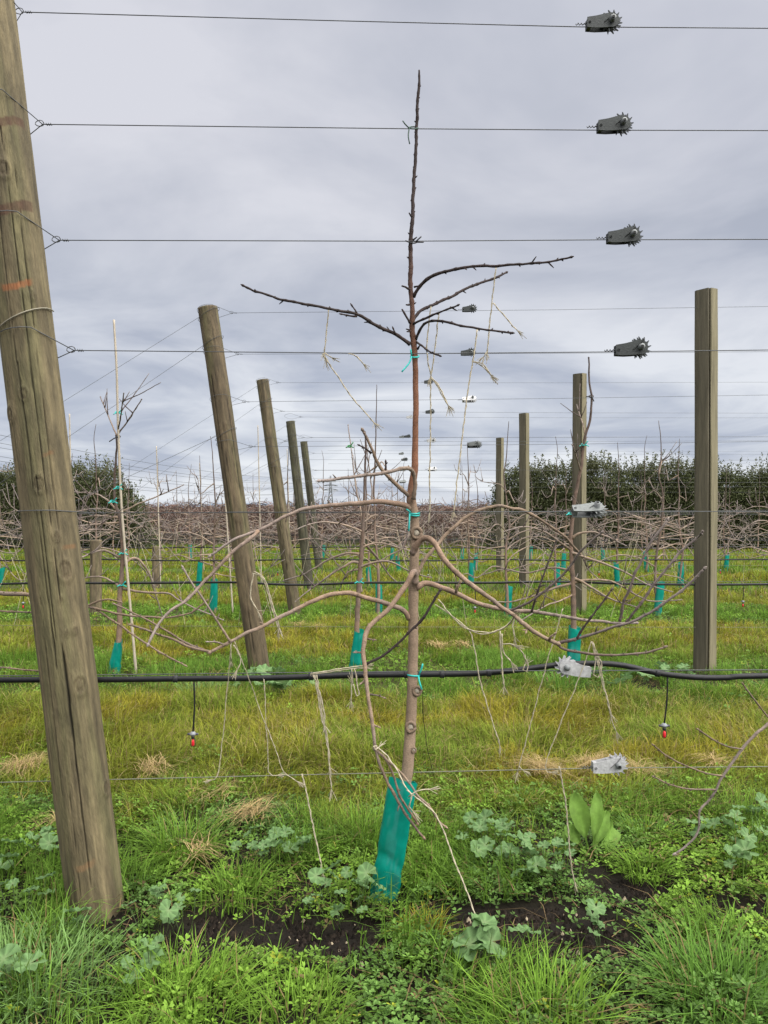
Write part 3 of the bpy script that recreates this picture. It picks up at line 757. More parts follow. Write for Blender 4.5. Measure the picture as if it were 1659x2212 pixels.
BR = [  # points, r0, r1, depth at start and end, colours
    ([(886, 746), (873, 736), (855, 725), (836, 716), (816, 705), (793, 693), (773, 683), (753, 676), (713, 670), (686, 664), (653, 657), (613, 651), (583, 642), (566, 636), (553, 632), (528, 621)], 4.2, 2.1, 0, -.12, DARK * 1.2, DARK),
    ([(773, 683), (768, 673), (762, 665)], 2.0, 1.4, -.05, -.06, DARK, DARK),
    ([(771, 685), (757, 684), (741, 681)], 2.2, 1.5, -.05, -.07, DARK, DARK),
    ([(855, 725), (851, 715)], 1.8, 1.5, -.02, -.03, DARK, DARK),
    ([(893, 643), (903, 625), (920, 608), (943, 594), (973, 586), (1003, 580), (1046, 576), (1073, 577), (1103, 575), (1150, 573), (1195, 567), (1231, 558)], 4.0, 2.0, 0, -.22, DARK * 1.2, DARK),
    ([(891, 696), (906, 676), (926, 665), (953, 651), (980, 641), (996, 633), (1026, 618), (1053, 608), (1080, 598), (1092, 592)], 3.9, 2.3, 0, .15, DARK * 1.2, DARK * 1.1),
    ([(894, 701), (920, 691), (946, 680), (966, 671), (986, 661)], 2.8, 1.9, -.01, -.15, DARK, DARK),
    ([(898, 735), (910, 713), (923, 700), (946, 695), (973, 699), (1000, 706), (1030, 712), (1060, 716), (1103, 720)], 3.2, 1.9, 0, -.2, DARK * 1.1, DARK),
    ([(897, 738), (913, 751), (926, 761), (948, 770)], 2.6, 1.8, 0, -.12, DARK * 1.3, DARK),
    ([(886, 1074), (878, 1068), (863, 1056), (843, 1036), (826, 1016), (813, 993), (800, 966), (791, 946), (785, 934)], 5.2, 2.8, 0, -.1, TAN * .9, TAN * .7),
    ([(802, 981), (790, 972), (778, 966)], 2.2, 1.6, -.06, -.09, DARK * 1.8, DARK * 1.5),
    ([(831, 1022), (833, 1012), (833, 1003)], 2.2, 1.9, -.03, -.04, DARK * 1.5, DARK * 1.5),
    ([(893, 1080), (897, 1050), (894, 1028), (886, 1017), (870, 1015), (846, 1021), (820, 1025), (786, 1028), (760, 1033), (733, 1036), (713, 1040), (692, 1041)], 4.6, 3.0, -.03, -.2, TAN * .8, GY),
    ([(888, 1099), (866, 1090), (830, 1086), (786, 1089), (740, 1092), (686, 1097), (653, 1103), (613, 1119), (580, 1138), (557, 1149), (546, 1152), (513, 1165), (486, 1180), (455, 1202)], 6.4, 2.6, 0, -.15, PINK, GY),
    ([(557, 1149), (548, 1160), (530, 1174), (500, 1198), (467, 1233), (433, 1268), (413, 1291), (393, 1306), (366, 1324), (346, 1346), (333, 1368), (322, 1391)], 4.0, 2.4, -.12, -.35, PINK * .85, GY * 1.1),
    ([(885, 1338), (872, 1322), (855, 1313), (836, 1306), (806, 1296), (780, 1288), (753, 1283), (726, 1285), (700, 1291), (663, 1306), (626, 1326), (600, 1337), (573, 1352), (553, 1362), (533, 1369), (500, 1388), (480, 1399), (458, 1411)], 6.2, 3.4, 0, -.18, PINK, TAN),
    ([(458, 1411), (430, 1404), (400, 1396), (367, 1381), (340, 1372), (313, 1361), (285, 1352)], 2.9, 2.0, -.18, -.25, TAN * .6, TAN * .6),
    ([(458, 1411), (425, 1401), (390, 1384), (355, 1363), (320, 1343), (277, 1320), (250, 1308)], 2.6, 1.7, -.18, -.10, TAN * .55, TAN * .6),
    ([(498, 1388), (480, 1361), (460, 1331), (437, 1294), (417, 1264), (397, 1231)], 2.6, 1.8, -.17, -.22, TAN * .8, GY * 1.1),
    ([(486, 1396), (470, 1389), (452, 1388)], 2.0, 1.2, -.17, -.22, TAN * .6, GY),
    ([(898, 1271), (905, 1268), (920, 1262), (946, 1267), (980, 1281), (1010, 1296), (1040, 1309), (1073, 1316), (1106, 1321), (1149, 1324), (1180, 1327), (1206, 1331), (1240, 1338), (1273, 1343), (1306, 1344), (1333, 1348), (1373, 1346)], 6.8, 2.6, -.01, .12, PINK * .9, GY * .9),
    ([(985, 1283), (988, 1270), (992, 1262)], 2.6, 2.2, 0, -.02, TAN * .8, TAN),
    ([(1100, 1322), (1146, 1301), (1190, 1268), (1220, 1238), (1240, 1214), (1256, 1191), (1280, 1170), (1299, 1154)], 3.0, 2.3, .03, -.2, DARK * 2.0, GY),
    ([(1149, 1323), (1160, 1286), (1173, 1245), (1188, 1206), (1200, 1175)], 2.6, 1.8, .05, -.12, DARK * 2.2, GY * .8),
    ([(1339, 1344), (1349, 1300), (1360, 1275), (1383, 1218), (1410, 1168), (1440, 1127)], 3.4, 2.4, .1, 0, DARK * 3, GY),
    ([(1353, 1346), (1373, 1321), (1423, 1251), (1466, 1198), (1506, 1163), (1516, 1152)], 3.0, 2.6, .1, -.05, DARK * 3.2, GY * 1.1),
    ([(892, 1198), (900, 1181), (913, 1166), (926, 1164), (940, 1177), (953, 1201), (970, 1224), (993, 1247), (1020, 1266), (1053, 1291), (1083, 1314), (1106, 1328), (1116, 1336), (1139, 1356), (1166, 1374), (1189, 1386), (1203, 1391)], 6.9, 4.0, -.01, -.25, PINK * .85, TAN * .85),
    ([(1203, 1391), (1239, 1383), (1273, 1374), (1313, 1361), (1353, 1349), (1393, 1331), (1426, 1311), (1459, 1289), (1486, 1268), (1506, 1248), (1519, 1234)], 3.2, 2.4, -.25, -.4, DARK * 2.4, GY),
    ([(1203, 1391), (1219, 1406), (1256, 1413), (1293, 1416), (1333, 1416), (1373, 1414), (1406, 1409), (1433, 1401)], 2.9, 2.0, -.25, -.35, DARK * 2.6, TAN * .8),
    ([(1246, 1382), (1260, 1358), (1273, 1341), (1296, 1310), (1319, 1278)], 2.4, 1.8, -.27, -.35, DARK * 2, DARK * 2),
    ([(1186, 1385), (1190, 1376), (1196, 1372)], 2.4, 2, -.24, -.26, TAN, TAN),
    ([(1140, 1357), (1138, 1364)], 2.2, 1.8, -.2, -.21, TAN, TAN),
    ([(902, 1240), (908, 1230), (923, 1204), (946, 1177), (970, 1151), (996, 1127), (1030, 1107), (1073, 1096), (1106, 1099), (1126, 1102), (1156, 1117), (1189, 1139), (1223, 1164), (1240, 1184), (1252, 1196)], 4.6, 3.0, .02, .35, TAN * .75, TAN * .7),
    ([(896, 1262), (899, 1244), (895, 1237), (888, 1245), (873, 1271), (853, 1299), (836, 1321), (813, 1341), (798, 1357), (790, 1374), (786, 1404), (788, 1434), (790, 1471), (795, 1507), (801, 1544), (808, 1584), (811, 1616)], 6.4, 3.6, -.03, -.22, PINK * 1.05, TAN * .9),
    ([(811, 1616), (820, 1651), (836, 1691), (850, 1718), (866, 1745), (886, 1775), (900, 1795), (913, 1810)], 3.2, 2.4, -.22, -.24, TAN * .8, PINK * .7),
    ([(814, 1624), (836, 1648), (850, 1681), (863, 1721), (880, 1748), (900, 1778)], 2.6, 2.0, -.22, -.25, TAN * .75, PINK * .7),
    ([(816, 1626), (853, 1658), (886, 1695), (903, 1721), (930, 1745), (946, 1775), (958, 1786)], 2.5, 2.0, -.22, -.28, TAN * .8, TAN),
    ([(790, 1437), (820, 1422), (846, 1404), (873, 1379), (903, 1351), (920, 1331), (936, 1301), (950, 1281)], 2.7, 2.6, -.14, -.2, DARK * 1.1, DARK * 1.3),
    ([(788, 1408), (780, 1411), (771, 1411)], 2.0, 1.6, -.13, -.14, TAN, TAN * .8), ([(797, 1502), (812, 1504), (826, 1508)], 1.8, 1.2, -.17, -.19, DARK * 2, TAN * .8),
    ([(806, 1568), (815, 1572)], 1.8, 1.3, -.2, -.21, TAN, TAN), ([(790, 1470), (783, 1476)], 1.8, 1.3, -.16, -.17, TAN, TAN),
    ([(788, 1380), (797, 1382), (806, 1383)], 2.0, 1.3, -.12, -.13, TAN * .7, TAN * .7)]
for q, (pts, r0, r1, d0, d1, c0, c1) in enumerate(BR):
    mb = MB()
    bark_branch(mb, P3(pts, ZT + d0, ZT + d1), r0 * PX * .93, r1 * PX * .93, np.asarray(c0), np.asarray(c1), 10 if r0 > 3.5 else 7, .010, True, .10 if r0 > 4.5 else .14, 100 + q, spur=1 if q < 9 else .9)
    mb.build('branch', M_BARK, tree)
# pruning wounds on the trunk: a collar of bark round a pale cut
for (x, y, s) in [(900, 1153, 1.55), (887, 1572, 1.45), (901, 1494, 1.3), (894, 1622, .7)]:
    t_ = np.interp(P(0, y, ZT)[2], zz, rr)
    p = P(x, y, ZT - t_ * .92)
    mb = MB()
    for a, rad_, cc_ in [(0, .0115, TAN * .55)]:
        ring = [p + np.array([rad_ * s * math.cos(u), -.004, rad_ * 1.15 * s * math.sin(u)]) for u in np.linspace(0, 2 * math.pi, 15)]
        add_tube(mb, [q_ * 1.0 for q_ in ring], .0048 * s, 6, TAN * .72, rough=.5)
    kw_ = mb.build('bark_collar', M_BARK, tree)
    mb = MB(); add_tube(mb, [p + (0, .004, 0), p + (0, -.004, 0), p + (0, -.0055, 0)], [.0098 * s, .0090 * s, .003 * s], 11, (.42, .37, .29), rough=.7)
    mb.build('pruning_cut', M_BARK, kw_, base=worldloc(tree) if False else None)

# neighbouring trees of the same row whose trunks stand just out of view: only limbs reach into it
nt_r = thing('fruit_tree', 'bare fruit tree whose drooping grey limb hangs over the dock leaves', 'tree', (2.15, Z1 + .02, 0), 'row fruit trees')
mb = MB(); bark_branch(mb, [(2.15, Z1 + .02, -.05), (2.15, Z1 + .02, .8), (2.17, Z1 + .02, 1.7), (2.15, Z1 + .02, 3.1)], .026, .006, TAN, DARK, 12, .03, False, .06, 61); mb.build('trunk', M_BARK, nt_r)
mb = MB(); bark_branch(mb, [(2.14, Z1 + .01, 1.12), (1.95, Z1 - .02, 1.1), (1.72, Z1 - .04, .90)] + [P(x, y, Z1 - .06) for x, y in [(1659, 1568), (1639, 1581), (1606, 1618), (1586, 1644), (1563, 1676), (1546, 1708), (1532, 1730), (1513, 1753), (1509, 1790), (1496, 1816), (1476, 1836), (1461, 1846)]], .010, .0036, TAN, GREYTIP * .9, 8, .012, True, .1, 62); mb.build('branch', M_BARK, nt_r)
for q, pts in enumerate([[(1603, 1620), (1569, 1613), (1539, 1598), (1509, 1578)], [(1561, 1678), (1523, 1671), (1479, 1654), (1439, 1634), (1413, 1613)], [(1545, 1708), (1489, 1706), (1446, 1696), (1413, 1681)], [(1680, 1566), (1659, 1551), (1636, 1521), (1606, 1481)]]):
    mb = MB(); bark_branch(mb, P3(pts, Z1 - .06, Z1 - .16), .0034, .0026, TAN * .7, TAN * .6, 6, .01, True, .12, 63 + q); mb.build('branch', M_BARK, nt_r)
nt_l = thing('fruit_tree', 'bare fruit tree whose branching limb passes behind the thick leaning post', 'tree', (-2.25, Z1 + .12, 0), 'row fruit trees')
mb = MB(); bark_branch(mb, [(-2.25, Z1 + .12, -.05), (-2.25, Z1 + .12, .8), (-2.22, Z1 + .12, 1.7), (-2.2, Z1 + .12, 3.0)], .026, .006, TAN, DARK, 12, .03, False, .06, 71); mb.build('trunk', M_BARK, nt_l)
ZL = Z1 + .2
mb = MB(); bark_branch(mb, [(-2.24, Z1 + .13, 1.2)] + [P(x, y, ZL) for x, y in [(-60, 1278), (0, 1283), (57, 1286), (120, 1297), (187, 1312)]], .013, .0075, TAN * .8, TAN * .8, 8, .014, True, .1, 72); mb.build('branch', M_BARK, nt_l)
for q, (pts, r0) in enumerate([([(187, 1312), (220, 1320), (250, 1327), (300, 1333), (345, 1336), (400, 1330), (425, 1318), (445, 1302)], .005), ([(205, 1316), (240, 1341), (262, 1355), (300, 1382), (350, 1413), (397, 1438)], .0042), ([(187, 1312), (207, 1303), (233, 1297), (258, 1302)], .005), ([(-60, 1440), (30, 1446), (78, 1452)], .004), ([(-40, 1320), (10, 1322), (62, 1326)], .0045)]):
    mb = MB(); bark_branch(mb, P3(pts, ZL, ZL - .02), r0, .003, TAN * .75, TAN * .7, 7, .012, True, .12, 75 + q); mb.build('branch', M_BARK, nt_l)

# ------------------------------------------------------------------ the first row behind: three trees built from their own outlines
def traced_tree(label, Z, trunk, branches, seed):
    o = thing('fruit_tree', label, 'tree', ((trunk[0][0] - CX) * Z / F, Z, 0), 'row fruit trees')
    px = Z / F
    pts = [((trunk[0][0] - CX) * Z / F, Z, -.04)] + [P(x, y, Z) for x, y in trunk[1:]]
    mb = MB(); bark_branch(mb, pts, 7.5 * px, 1.6 * px, PINK * .95, DARK * 1.4, 10, .025, True, .08, seed); mb.build('trunk', M_BARK, o)
    g = np.random.default_rng(seed)
    for q, (pl_, r0) in enumerate(branches):
        dd = (g.random() - .5) * .9
        mb = MB()
        C_ = bark_branch(mb, P3(pl_, Z, Z + dd), r0 * px, 1.1 * px, TAN * .9 * (.7 + .5 * g.random()), GREYTIP * .9, 7, .02, True, .1, seed + q + 1)
        n = len(C_)
        for u in range(3):
            k_ = int(n * (.35 + .5 * g.random())); p0 = C_[k_]
            d = np.array([g.normal() * .5, g.normal() * .4, .25 + .6 * g.random()]) * (.18 + .3 * g.random())
            bark_branch(mb, [p0, p0 + d * .5 + (0, 0, -.01), p0 + d], 1.2 * px, .6 * px, DARK * 2.5, GREYTIP * .8, 5, .03, False, .1, seed + q * 7 + u)
        mb.build('branch', M_BARK, o)
    return o
traced_tree('bamboo-staked bare young fruit tree next to the thick leaning post', Z2,
            [(246, 1459), (257, 1384), (258, 1334), (259, 1284), (263, 1238), (265, 1194), (260, 1128), (250, 1094), (247, 1051), (250, 1000), (252, 970), (251, 944)],
            [([(252, 943), (236, 905), (217, 860)], 1.6), ([(255, 935), (262, 890), (267, 853)], 1.6), ([(256, 938), (280, 905), (305, 866)], 1.6), ([(257, 1206), (230, 1192), (207, 1194), (173, 1208), (120, 1235)], 3), ([(267, 1222), (283, 1209), (300, 1211), (317, 1231), (327, 1254), (335, 1281), (350, 1330)], 3),
             ([(257, 1267), (227, 1251), (200, 1248), (160, 1255)], 2.6), ([(267, 1274), (290, 1278), (327, 1282), (363, 1284), (383, 1296), (417, 1314), (450, 1327), (480, 1341)], 3), ([(250, 1101), (227, 1079), (200, 1068), (150, 1064)], 2.4), ([(256, 1131), (217, 1134), (150, 1140)], 2.2), ([(256, 1120), (207, 1116), (150, 1124)], 2.2), ([(260, 1151), (207, 1146), (150, 1155)], 2.2), ([(255, 1110), (300, 1090), (350, 1070), (395, 1050)], 2)], 300)
traced_tree('bare fruit tree with three thin dark leaders seen just past the tallest trunk', Z2,
            [(767, 1459), (771, 1357), (773, 1317), (776, 1257), (780, 1201), (783, 1161), (786, 1101), (788, 1030), (790, 960), (788, 936)],
            [([(780, 1281), (781, 1240), (783, 1207), (793, 1120), (803, 1075), (800, 1030), (790, 950)], 2.4), ([(784, 1165), (780, 1110), (770, 1060), (762, 1000), (757, 960), (752, 921)], 2.2), ([(776, 1199), (750, 1197), (720, 1207), (693, 1221), (666, 1237), (643, 1247), (613, 1256)], 3), ([(773, 1217), (760, 1216), (740, 1227), (713, 1244), (686, 1264), (663, 1281), (640, 1300)], 3),
             ([(778, 1227), (806, 1217), (836, 1214), (863, 1224), (886, 1236), (930, 1250)], 3), ([(783, 1175), (791, 1181), (813, 1204), (833, 1234), (850, 1254), (873, 1268)], 2.6), ([(774, 1232), (753, 1238), (740, 1258), (734, 1275)], 2.2), ([(786, 1130), (810, 1115), (850, 1120), (880, 1140)], 2), ([(783, 1150), (740, 1135), (690, 1130), (640, 1145)], 2.2), ([(779, 1185), (820, 1175), (880, 1190), (940, 1205)], 2)], 340)
traced_tree('bare fruit tree with a crooked leader in front of the second split post', Z2,
            [(1238, 1459), (1239, 1327), (1238, 1274), (1234, 1191), (1233, 1164), (1234, 1147), (1239, 1097), (1249, 1041), (1256, 1007), (1261, 961), (1266, 937), (1273, 914), (1277, 884), (1278, 861), (1273, 824), (1272, 776)],
            [([(1254, 1022), (1246, 990), (1236, 964)], 1.7), ([(1264, 938), (1255, 905), (1246, 878)], 1.5), ([(1236, 1165), (1250, 1155), (1280, 1152), (1310, 1160), (1350, 1180)], 3), ([(1234, 1195), (1260, 1205), (1300, 1218), (1350, 1238), (1400, 1265), (1450, 1280)], 3.2), ([(1238, 1250), (1260, 1260), (1300, 1285), (1330, 1300), (1372, 1312)], 3.2), ([(1238, 1260), (1270, 1255), (1320, 1258), (1380, 1290), (1410, 1300), (1470, 1298)], 2.8),
             ([(1233, 1190), (1205, 1170), (1175, 1150), (1130, 1140), (1090, 1150)], 2.8), ([(1236, 1262), (1200, 1272), (1150, 1290), (1100, 1302), (1060, 1300)], 3), ([(1236, 1235), (1190, 1228), (1140, 1240), (1090, 1232), (1040, 1245)], 2.6), ([(1234, 1180), (1255, 1200), (1270, 1230), (1290, 1250)], 2.4), ([(1239, 1285), (1210, 1300), (1180, 1310), (1130, 1340)], 2)], 380)

# ------------------------------------------------------------------ trees of the farther rows
def proto_tree(seed, detail=True):
    g = np.random.default_rng(seed)
    h = 2.7 + .6 * g.random()
    xs = lambda s: (fbm(np.array(s * 1.4), np.array(0.), seed) - .5) * .16
    tp = [(float(xs(s)) - float(xs(0)), .05 * math.sin(s * 2 + seed), s) for s in np.linspace(-.03, h, 12)]
    mt = MB(); bark_branch(mt, tp, .027, .0045, PINK * .8, DARK * 1.8, 7, .06, False, .08, seed)
    tp = np.array(tp)
    parts_ = []
    nb = 11 if detail else 11
    for q in range(nb):
        z0 = .62 + .95 * q / nb + .08 * g.random() if q < nb - 2 else 1.55 + .6 * g.random()
        s = 1 if (q % 2) else -1
        base = np.array([np.interp(z0, tp[:, 2], tp[:, 0]), np.interp(z0, tp[:, 2], tp[:, 1]), z0])
        L_ = (.5 + .8 * g.random()) if q < nb - 2 else .15 + .2 * g.random()
        up = .10 + .16 * g.random(); dn = .05 + .45 * g.random() if q < nb - 3 else -.2
        yd = g.normal() * .32
        form = g.random()
        if form < .4:
            pts = [base, base + (s * L_ * .22, yd * .2, up * .7), base + (s * L_ * .5, yd * .5, up), base + (s * L_ * .78, yd * .8, up * .5 - dn * .35), base + (s * L_, yd, up * .2 - dn)]
        elif form < .7:
            pts = [base, base + (s * L_ * .3, yd * .3, .02 + .1 * g.random()), base + (s * L_ * .55, yd * .6, g.normal() * .07), base + (s * L_ * .8, yd * .7, -.1 + g.normal() * .1), base + (s * L_, yd, g.normal() * .18)]
        else:
            pts = [base, base + (s * L_ * .35, yd * .4, -.05), base + (s * L_ * .6, yd * .6, -.14 + .1 * g.random()), base + (s * L_ * .85, yd * .8, .02 + .2 * g.random()), base + (s * L_, yd, .1 + .3 * g.random())]
        pts = [pts[0]] + [p_ + g.normal(size=3) * .025 for p_ in pts[1:]]
        mb = MB()
        C_ = bark_branch(mb, pts, .009 + .004 * g.random(), .0035, TAN * (.6 + .5 * g.random()), GREYTIP * .9, 5, .05 if detail else .09, False, .1, seed * 31 + q)
        for u in range(4):
            k_ = int(len(C_) * (.25 + .65 * g.random())); p0 = C_[k_]
            d = np.array([s * g.random() * .6 + g.normal() * .25, g.normal() * .45, .15 + .8 * g.random()]); d *= (.16 + .32 * g.random())
            bark_branch(mb, [p0, p0 + d * .5 + (0, 0, -.02), p0 + d], .0055, .0032, DARK * 3 + .02, GREYTIP * .85, 4, .07, False, .1, seed * 13 + q * 5 + u)
        parts_.append(mb)
    return mt, parts_
PROTO_D = []; PROTO_F = []
for s in range(4):
    mt, ps = proto_tree(500 + s, True)
    PROTO_D.append((mt.mesh('trunk', M_TWIG), [p.mesh('branch', M_TWIG) for p in ps]))
for s in range(5):
    mt, ps = proto_tree(600 + s, False)
    big = MB()
    for p in ps:
        big.v += p.v; big.c += p.c; big.f += [f + big.n for f in p.f]; big.n += p.n
    PROTO_F.append((mt.mesh('trunk', M_TWIG), big.mesh('crown', M_TWIG)))
XT = {3: [-4.7, -2.45, -.1, 1.78, 3.98, 6.0], 4: [-7.6, -5.7, -3.65, -1.9, -.3, 1.72, 3.4, 4.6, 5.85, 7.9], 5: list(np.arange(-9.9, 10.5, 2.05)), 6: list(np.arange(-12, 12.5, 2.05)), 7: list(np.arange(-13.5, 14.5, 2.05))}
TREES = []
L3 = ['bare fruit tree near the short anchor post, one row beyond the bamboo-staked tree', 'bare fruit tree just past the nearest brown leaning post, one row farther back',
      'bare fruit tree right behind the tree with three thin leaders', 'bare fruit tree between the second and third split posts', 'bare fruit tree one row behind, beside the largest split post', 'bare fruit tree behind the largest split post, farther along its row']
for row in range(3, 8):
    for q, x in enumerate(XT[row]):
        x = x + (random.uniform(-.2, .2) if row > 4 else 0)
        o = thing('fruit_tree', f'bare leafless fruit tree standing in {ROWN[row]}', 'tree', (x, ROWZ[row], 0), f'fruit trees in {ROWN[row]}')
        if row == 3:
            o['label'] = L3[q]
        sgn = random.choice((-1, 1)); sc = random.uniform(.92, 1.08)
        o.scale = (sgn * sc, sc, sc); o.rotation_euler = (0, 0, random.uniform(-.15, .15))
        if row == 3:
            mt, bs_ = PROTO_D[(q * 3 + row) % 4]
            part('trunk', mt, o)
            for b_ in bs_: part('branch', b_, o)
        else:
            mt, cr_ = PROTO_F[(q * 2 + row) % 5]
            part('trunk', mt, o); part('crown', cr_, o)
        TREES.append((row, x))

# ------------------------------------------------------------------ bamboo stakes
def stake(pts, Z, label):
    pw = [P(x, y, Z) for x, y in pts]
    d = (pw[-1] - pw[-2]); d /= np.linalg.norm(d)
    pw.append(pw[-1] + d * (pw[-1][2] + .02) / max(.1, -d[2]))
    C_ = catmull(pw, .05); n = len(C_)
    r = np.interp(np.linspace(0, 1, n), [0, 1], [.0095, .0125])
    s = np.arange(n); r = r * (1 + .13 * (s % 6 == 0))
    mb = MB(); V, f = tube_np(C_, r, 8); mb.add(V, f, (.36, .31, .24))
    o = mb.build('bamboo_stake', M_BAMBOO, base=pw[-1]); tag(o, label, 'stake', 'bamboo stakes')
stake([(246, 693), (252, 803), (255, 920), (263, 1103), (280, 1296)], Z2 - .03, 'tall pale bamboo stake tied to the young tree next to the thick post')
for (x, y, row, lab) in [(150, 896, 3, 'bamboo stake just past the edge of the thick leaning post'), (338, 966, 4, 'bamboo stake in front of the rounded hedge end by the far anchor post'), (431, 1002, 5, 'small bamboo stake between the hedge end and the nearest of the brown leaning posts'), (557, 921, 4, 'bamboo stake between the two nearest brown leaning posts'), (484, 1040, 3, 'bamboo stake close beside the nearest brown leaning post'), (620, 972, 6, 'slim bamboo stake beside the mossy leaning posts')]:
    stake([(x, y), (x + 4, 1100)], ROWZ[row] - .04, lab)

# ------------------------------------------------------------------ tree guards
def guard(pb, pt, wb, wt, depth, label, seed, group='green tree guards', n=28, m=26):
    pb = np.asarray(pb, float); pt = np.asarray(pt, float)
    th = np.linspace(0, 2 * math.pi, n, endpoint=False)
    V = []
    for k_ in range(m):
        t = k_ / (m - 1)
        c = pb * (1 - t) + pt * t
        w_ = (wb * (1 - t) + wt * t) / 2
        for q, a in enumerate(th):
            sq = 1 - .10 * math.cos(4 * a)
            wr = (fbm(np.array(math.cos(a) * 1.5 + 7), np.array(t * 5 + math.sin(a) * 1.5), seed) - .5) * .5 - .22 * math.exp(-((t - .28 - .12 * math.sin(a + seed)) / .05) ** 2)
            topw = .018 * math.sin(a * 1 + seed) * (t > .97)
            V.append((c[0] + w_ * math.cos(a) * (1 + wr * .4) * sq, c[1] + depth / 2 * math.sin(a) * (1 + wr) * sq, c[2] + topw))
    a, b = np.meshgrid(np.arange(m - 1), np.arange(n), indexing='ij'); b2 = (b + 1) % n
    Fq = np.stack([a * n + b, a * n + b2, (a + 1) * n + b2, (a + 1) * n + b], -1).reshape(-1, 4)
    V = np.array(V); T_ = np.repeat(np.linspace(0, 1, m), n); A_ = np.tile(th, m)
    cg = np.tile(TEAL, (len(V), 1)) * (.8 + .5 * fbm(np.cos(A_) * 2 + 3, T_ * 4 + np.sin(A_) * 2, seed))[:, None]
    pale = sstep(.60, .68, fbm(A_ * 3.0, T_ * 2.2, seed + 9))[:, None] * .35
    cg = cg * (1 - pale) + np.array([.12, .42, .40]) * pale
    mud = ((1 - sstep(.0, .30, T_)) * sstep(.42, .6, fbm(A_ * 3, T_ * 12, seed + 4)))[:, None] * .75
    cg = cg * (1 - mud) + np.array([.05, .055, .035]) * mud
    mb = MB().add(V, [Fq], cg)
    base = (pb[0], pb[1], 0)
    o = mb.build('tree_guard', M_GUARD, base=base)
    return tag(o, label, 'tree guard', group)
pb = P(828, 1936, ZT); pb[2] = -.01
guard(pb, P(871, 1687, ZT - .02), .122, .116, .085, 'large blue-green plastic guard leaning at the foot of the tallest tree', 4, n=44, m=60)
for (x0, y0, w0, x1, y1, w1, row, lab) in [(245, 1463, 31, 256, 1386, 15, 2, 'blue-green guard tapering upward, round the bamboo-staked young tree'), (766, 1452, 32, 776, 1364, 22, 2, 'blue-green guard round the tree with three thin leaders'), (1237, 1440, 32, 1242, 1357, 27, 2, 'short straight blue-green guard in front of the second split post')]:
    Z = ROWZ[row]; p0 = P(x0, y0, Z); p0[2] = -.01
    guard(p0, P(x1, y1, Z), w0 * Z / F, w1 * Z / F, .08, lab, int(x0))
for row, x in TREES:
    if row > 6: continue
    g = random.random()
    if row > 4 and g < .35: continue
    z = ROWZ[row]; ln = random.uniform(.38, .52)
    guard((x + random.uniform(-.03, .03), z, -.01), (x + random.uniform(-.02, .05), z, ln), random.uniform(.11, .15), .10, .09, f'small blue-green guard at a tree foot in {ROWN[row]}', int(row * 31 + x * 7), f'tree guards in {ROWN[row]}', 14, 8)

# ------------------------------------------------------------------ ties
def tie(paths, c, label, rad=.0032, Zd=Z1):
    p0 = paths[0][0]
    mb = MB()
    for pp in paths:
        add_tube(mb, [P(x, y, Zd + (d if Zd < 5 else d * 1.5)) for x, y, d in pp], rad, 6, c, step=.01)
    o = mb.build('plastic_tie', M_PLAST, base=P(*paths[0][0][:2], Zd)); tag(o, label, 'tie', 'plastic plant ties')
loop = lambda x, y, hw, tl=0: [(x + hw * math.cos(a), y + 2.2 * math.sin(a) + tl * math.cos(a), .01 + (-.024 * math.sin(a))) for a in np.linspace(0, 2 * math.pi, 13)]
TC = np.array([.02, .42, .38])
tie([loop(893, 1460, 13, 1), [(905, 1460, -.02), (910, 1448, -.03), (913, 1436, -.03)], [(904, 1462, -.02), (906, 1475, -.03), (911, 1491, -.03)]], TC, 'bright turquoise tie crossed on the tallest trunk at the black pipe')
tie([loop(895, 1110, 11), loop(895, 1114, 11, 1), [(885, 1112, -.02), (884, 1130, -.03), (883, 1149, -.03)], [(886, 1108, -.02), (878, 1102, -.02)]], TC * .8, 'double turquoise tie on the tallest trunk at the chest-high wire')
tie([loop(896, 772, 9), [(889, 772, -.015), (884, 786, -.02), (868, 805, -.03)], [(889, 770, -.015), (887, 757, -.02)]], TC, 'turquoise tie with a long tail on the tallest trunk at the fourth highest wire')
tie([loop(893, 278, 10), [(884, 279, -.012), (875, 270, -.02), (870, 263, -.02)], [(884, 279, -.012), (882, 296, -.02), (885, 313, -.02)]], (.012, .045, .028), 'dark green tie on the tallest leader at the second highest wire', .0026)
tie([loop(892, 525, 8), [(884, 525, -.012), (876, 522, -.02)], [(898, 524, -.012), (910, 513, -.02)], [(899, 525, -.012), (915, 525, -.02)]], (.02, .02, .022), 'black tie on the tallest trunk at the third highest wire', .0028)
for x, y, lab in [(254, 1055, 'second turquoise tie down the bamboo stake'), (243, 1085, 'turquoise tie just under a side branch of the bamboo-staked tree'), (265, 1196, 'third turquoise tie on the bamboo stake'), (262, 1265, 'lowest turquoise tie of the bamboo-staked tree at the pipe'), (1261, 962, 'turquoise tie on the crooked leader against the split post'), (1232, 1111, 'turquoise tie on the tree by the mid grey strainer'), (254, 893, 'pale green tie high on the bamboo stake'), (775, 1258, 'turquoise tie on the tree with three thin leaders at the pipe')]:
    tie([loop(x, y, 5), [(x + 3, y, -.02), (x + 9, y - 7, -.03)], [(x + 2, y, -.02), (x + 11, y + 4, -.03)], [(x - 2, y, -.02), (x - 9, y + 4, -.03)]], TC * .9, lab, .005, Z2)
tie([[(255, 945, -.03), (245, 950, -.03), (236, 956, -.03)], loop(255, 945, 5)], (.02, .02, .02), 'black tie high on the bamboo stake', .005, Z2)
tie([loop(755, 966, 4), [(757, 966, -.03), (763, 957, -.03)], [(755, 966, -.03), (747, 969, -.03)], [(756, 966, -.03), (764, 969, -.03)]], (.02, .16, .04), 'green tie on the leftmost of three thin dark leaders', .005, Z2)
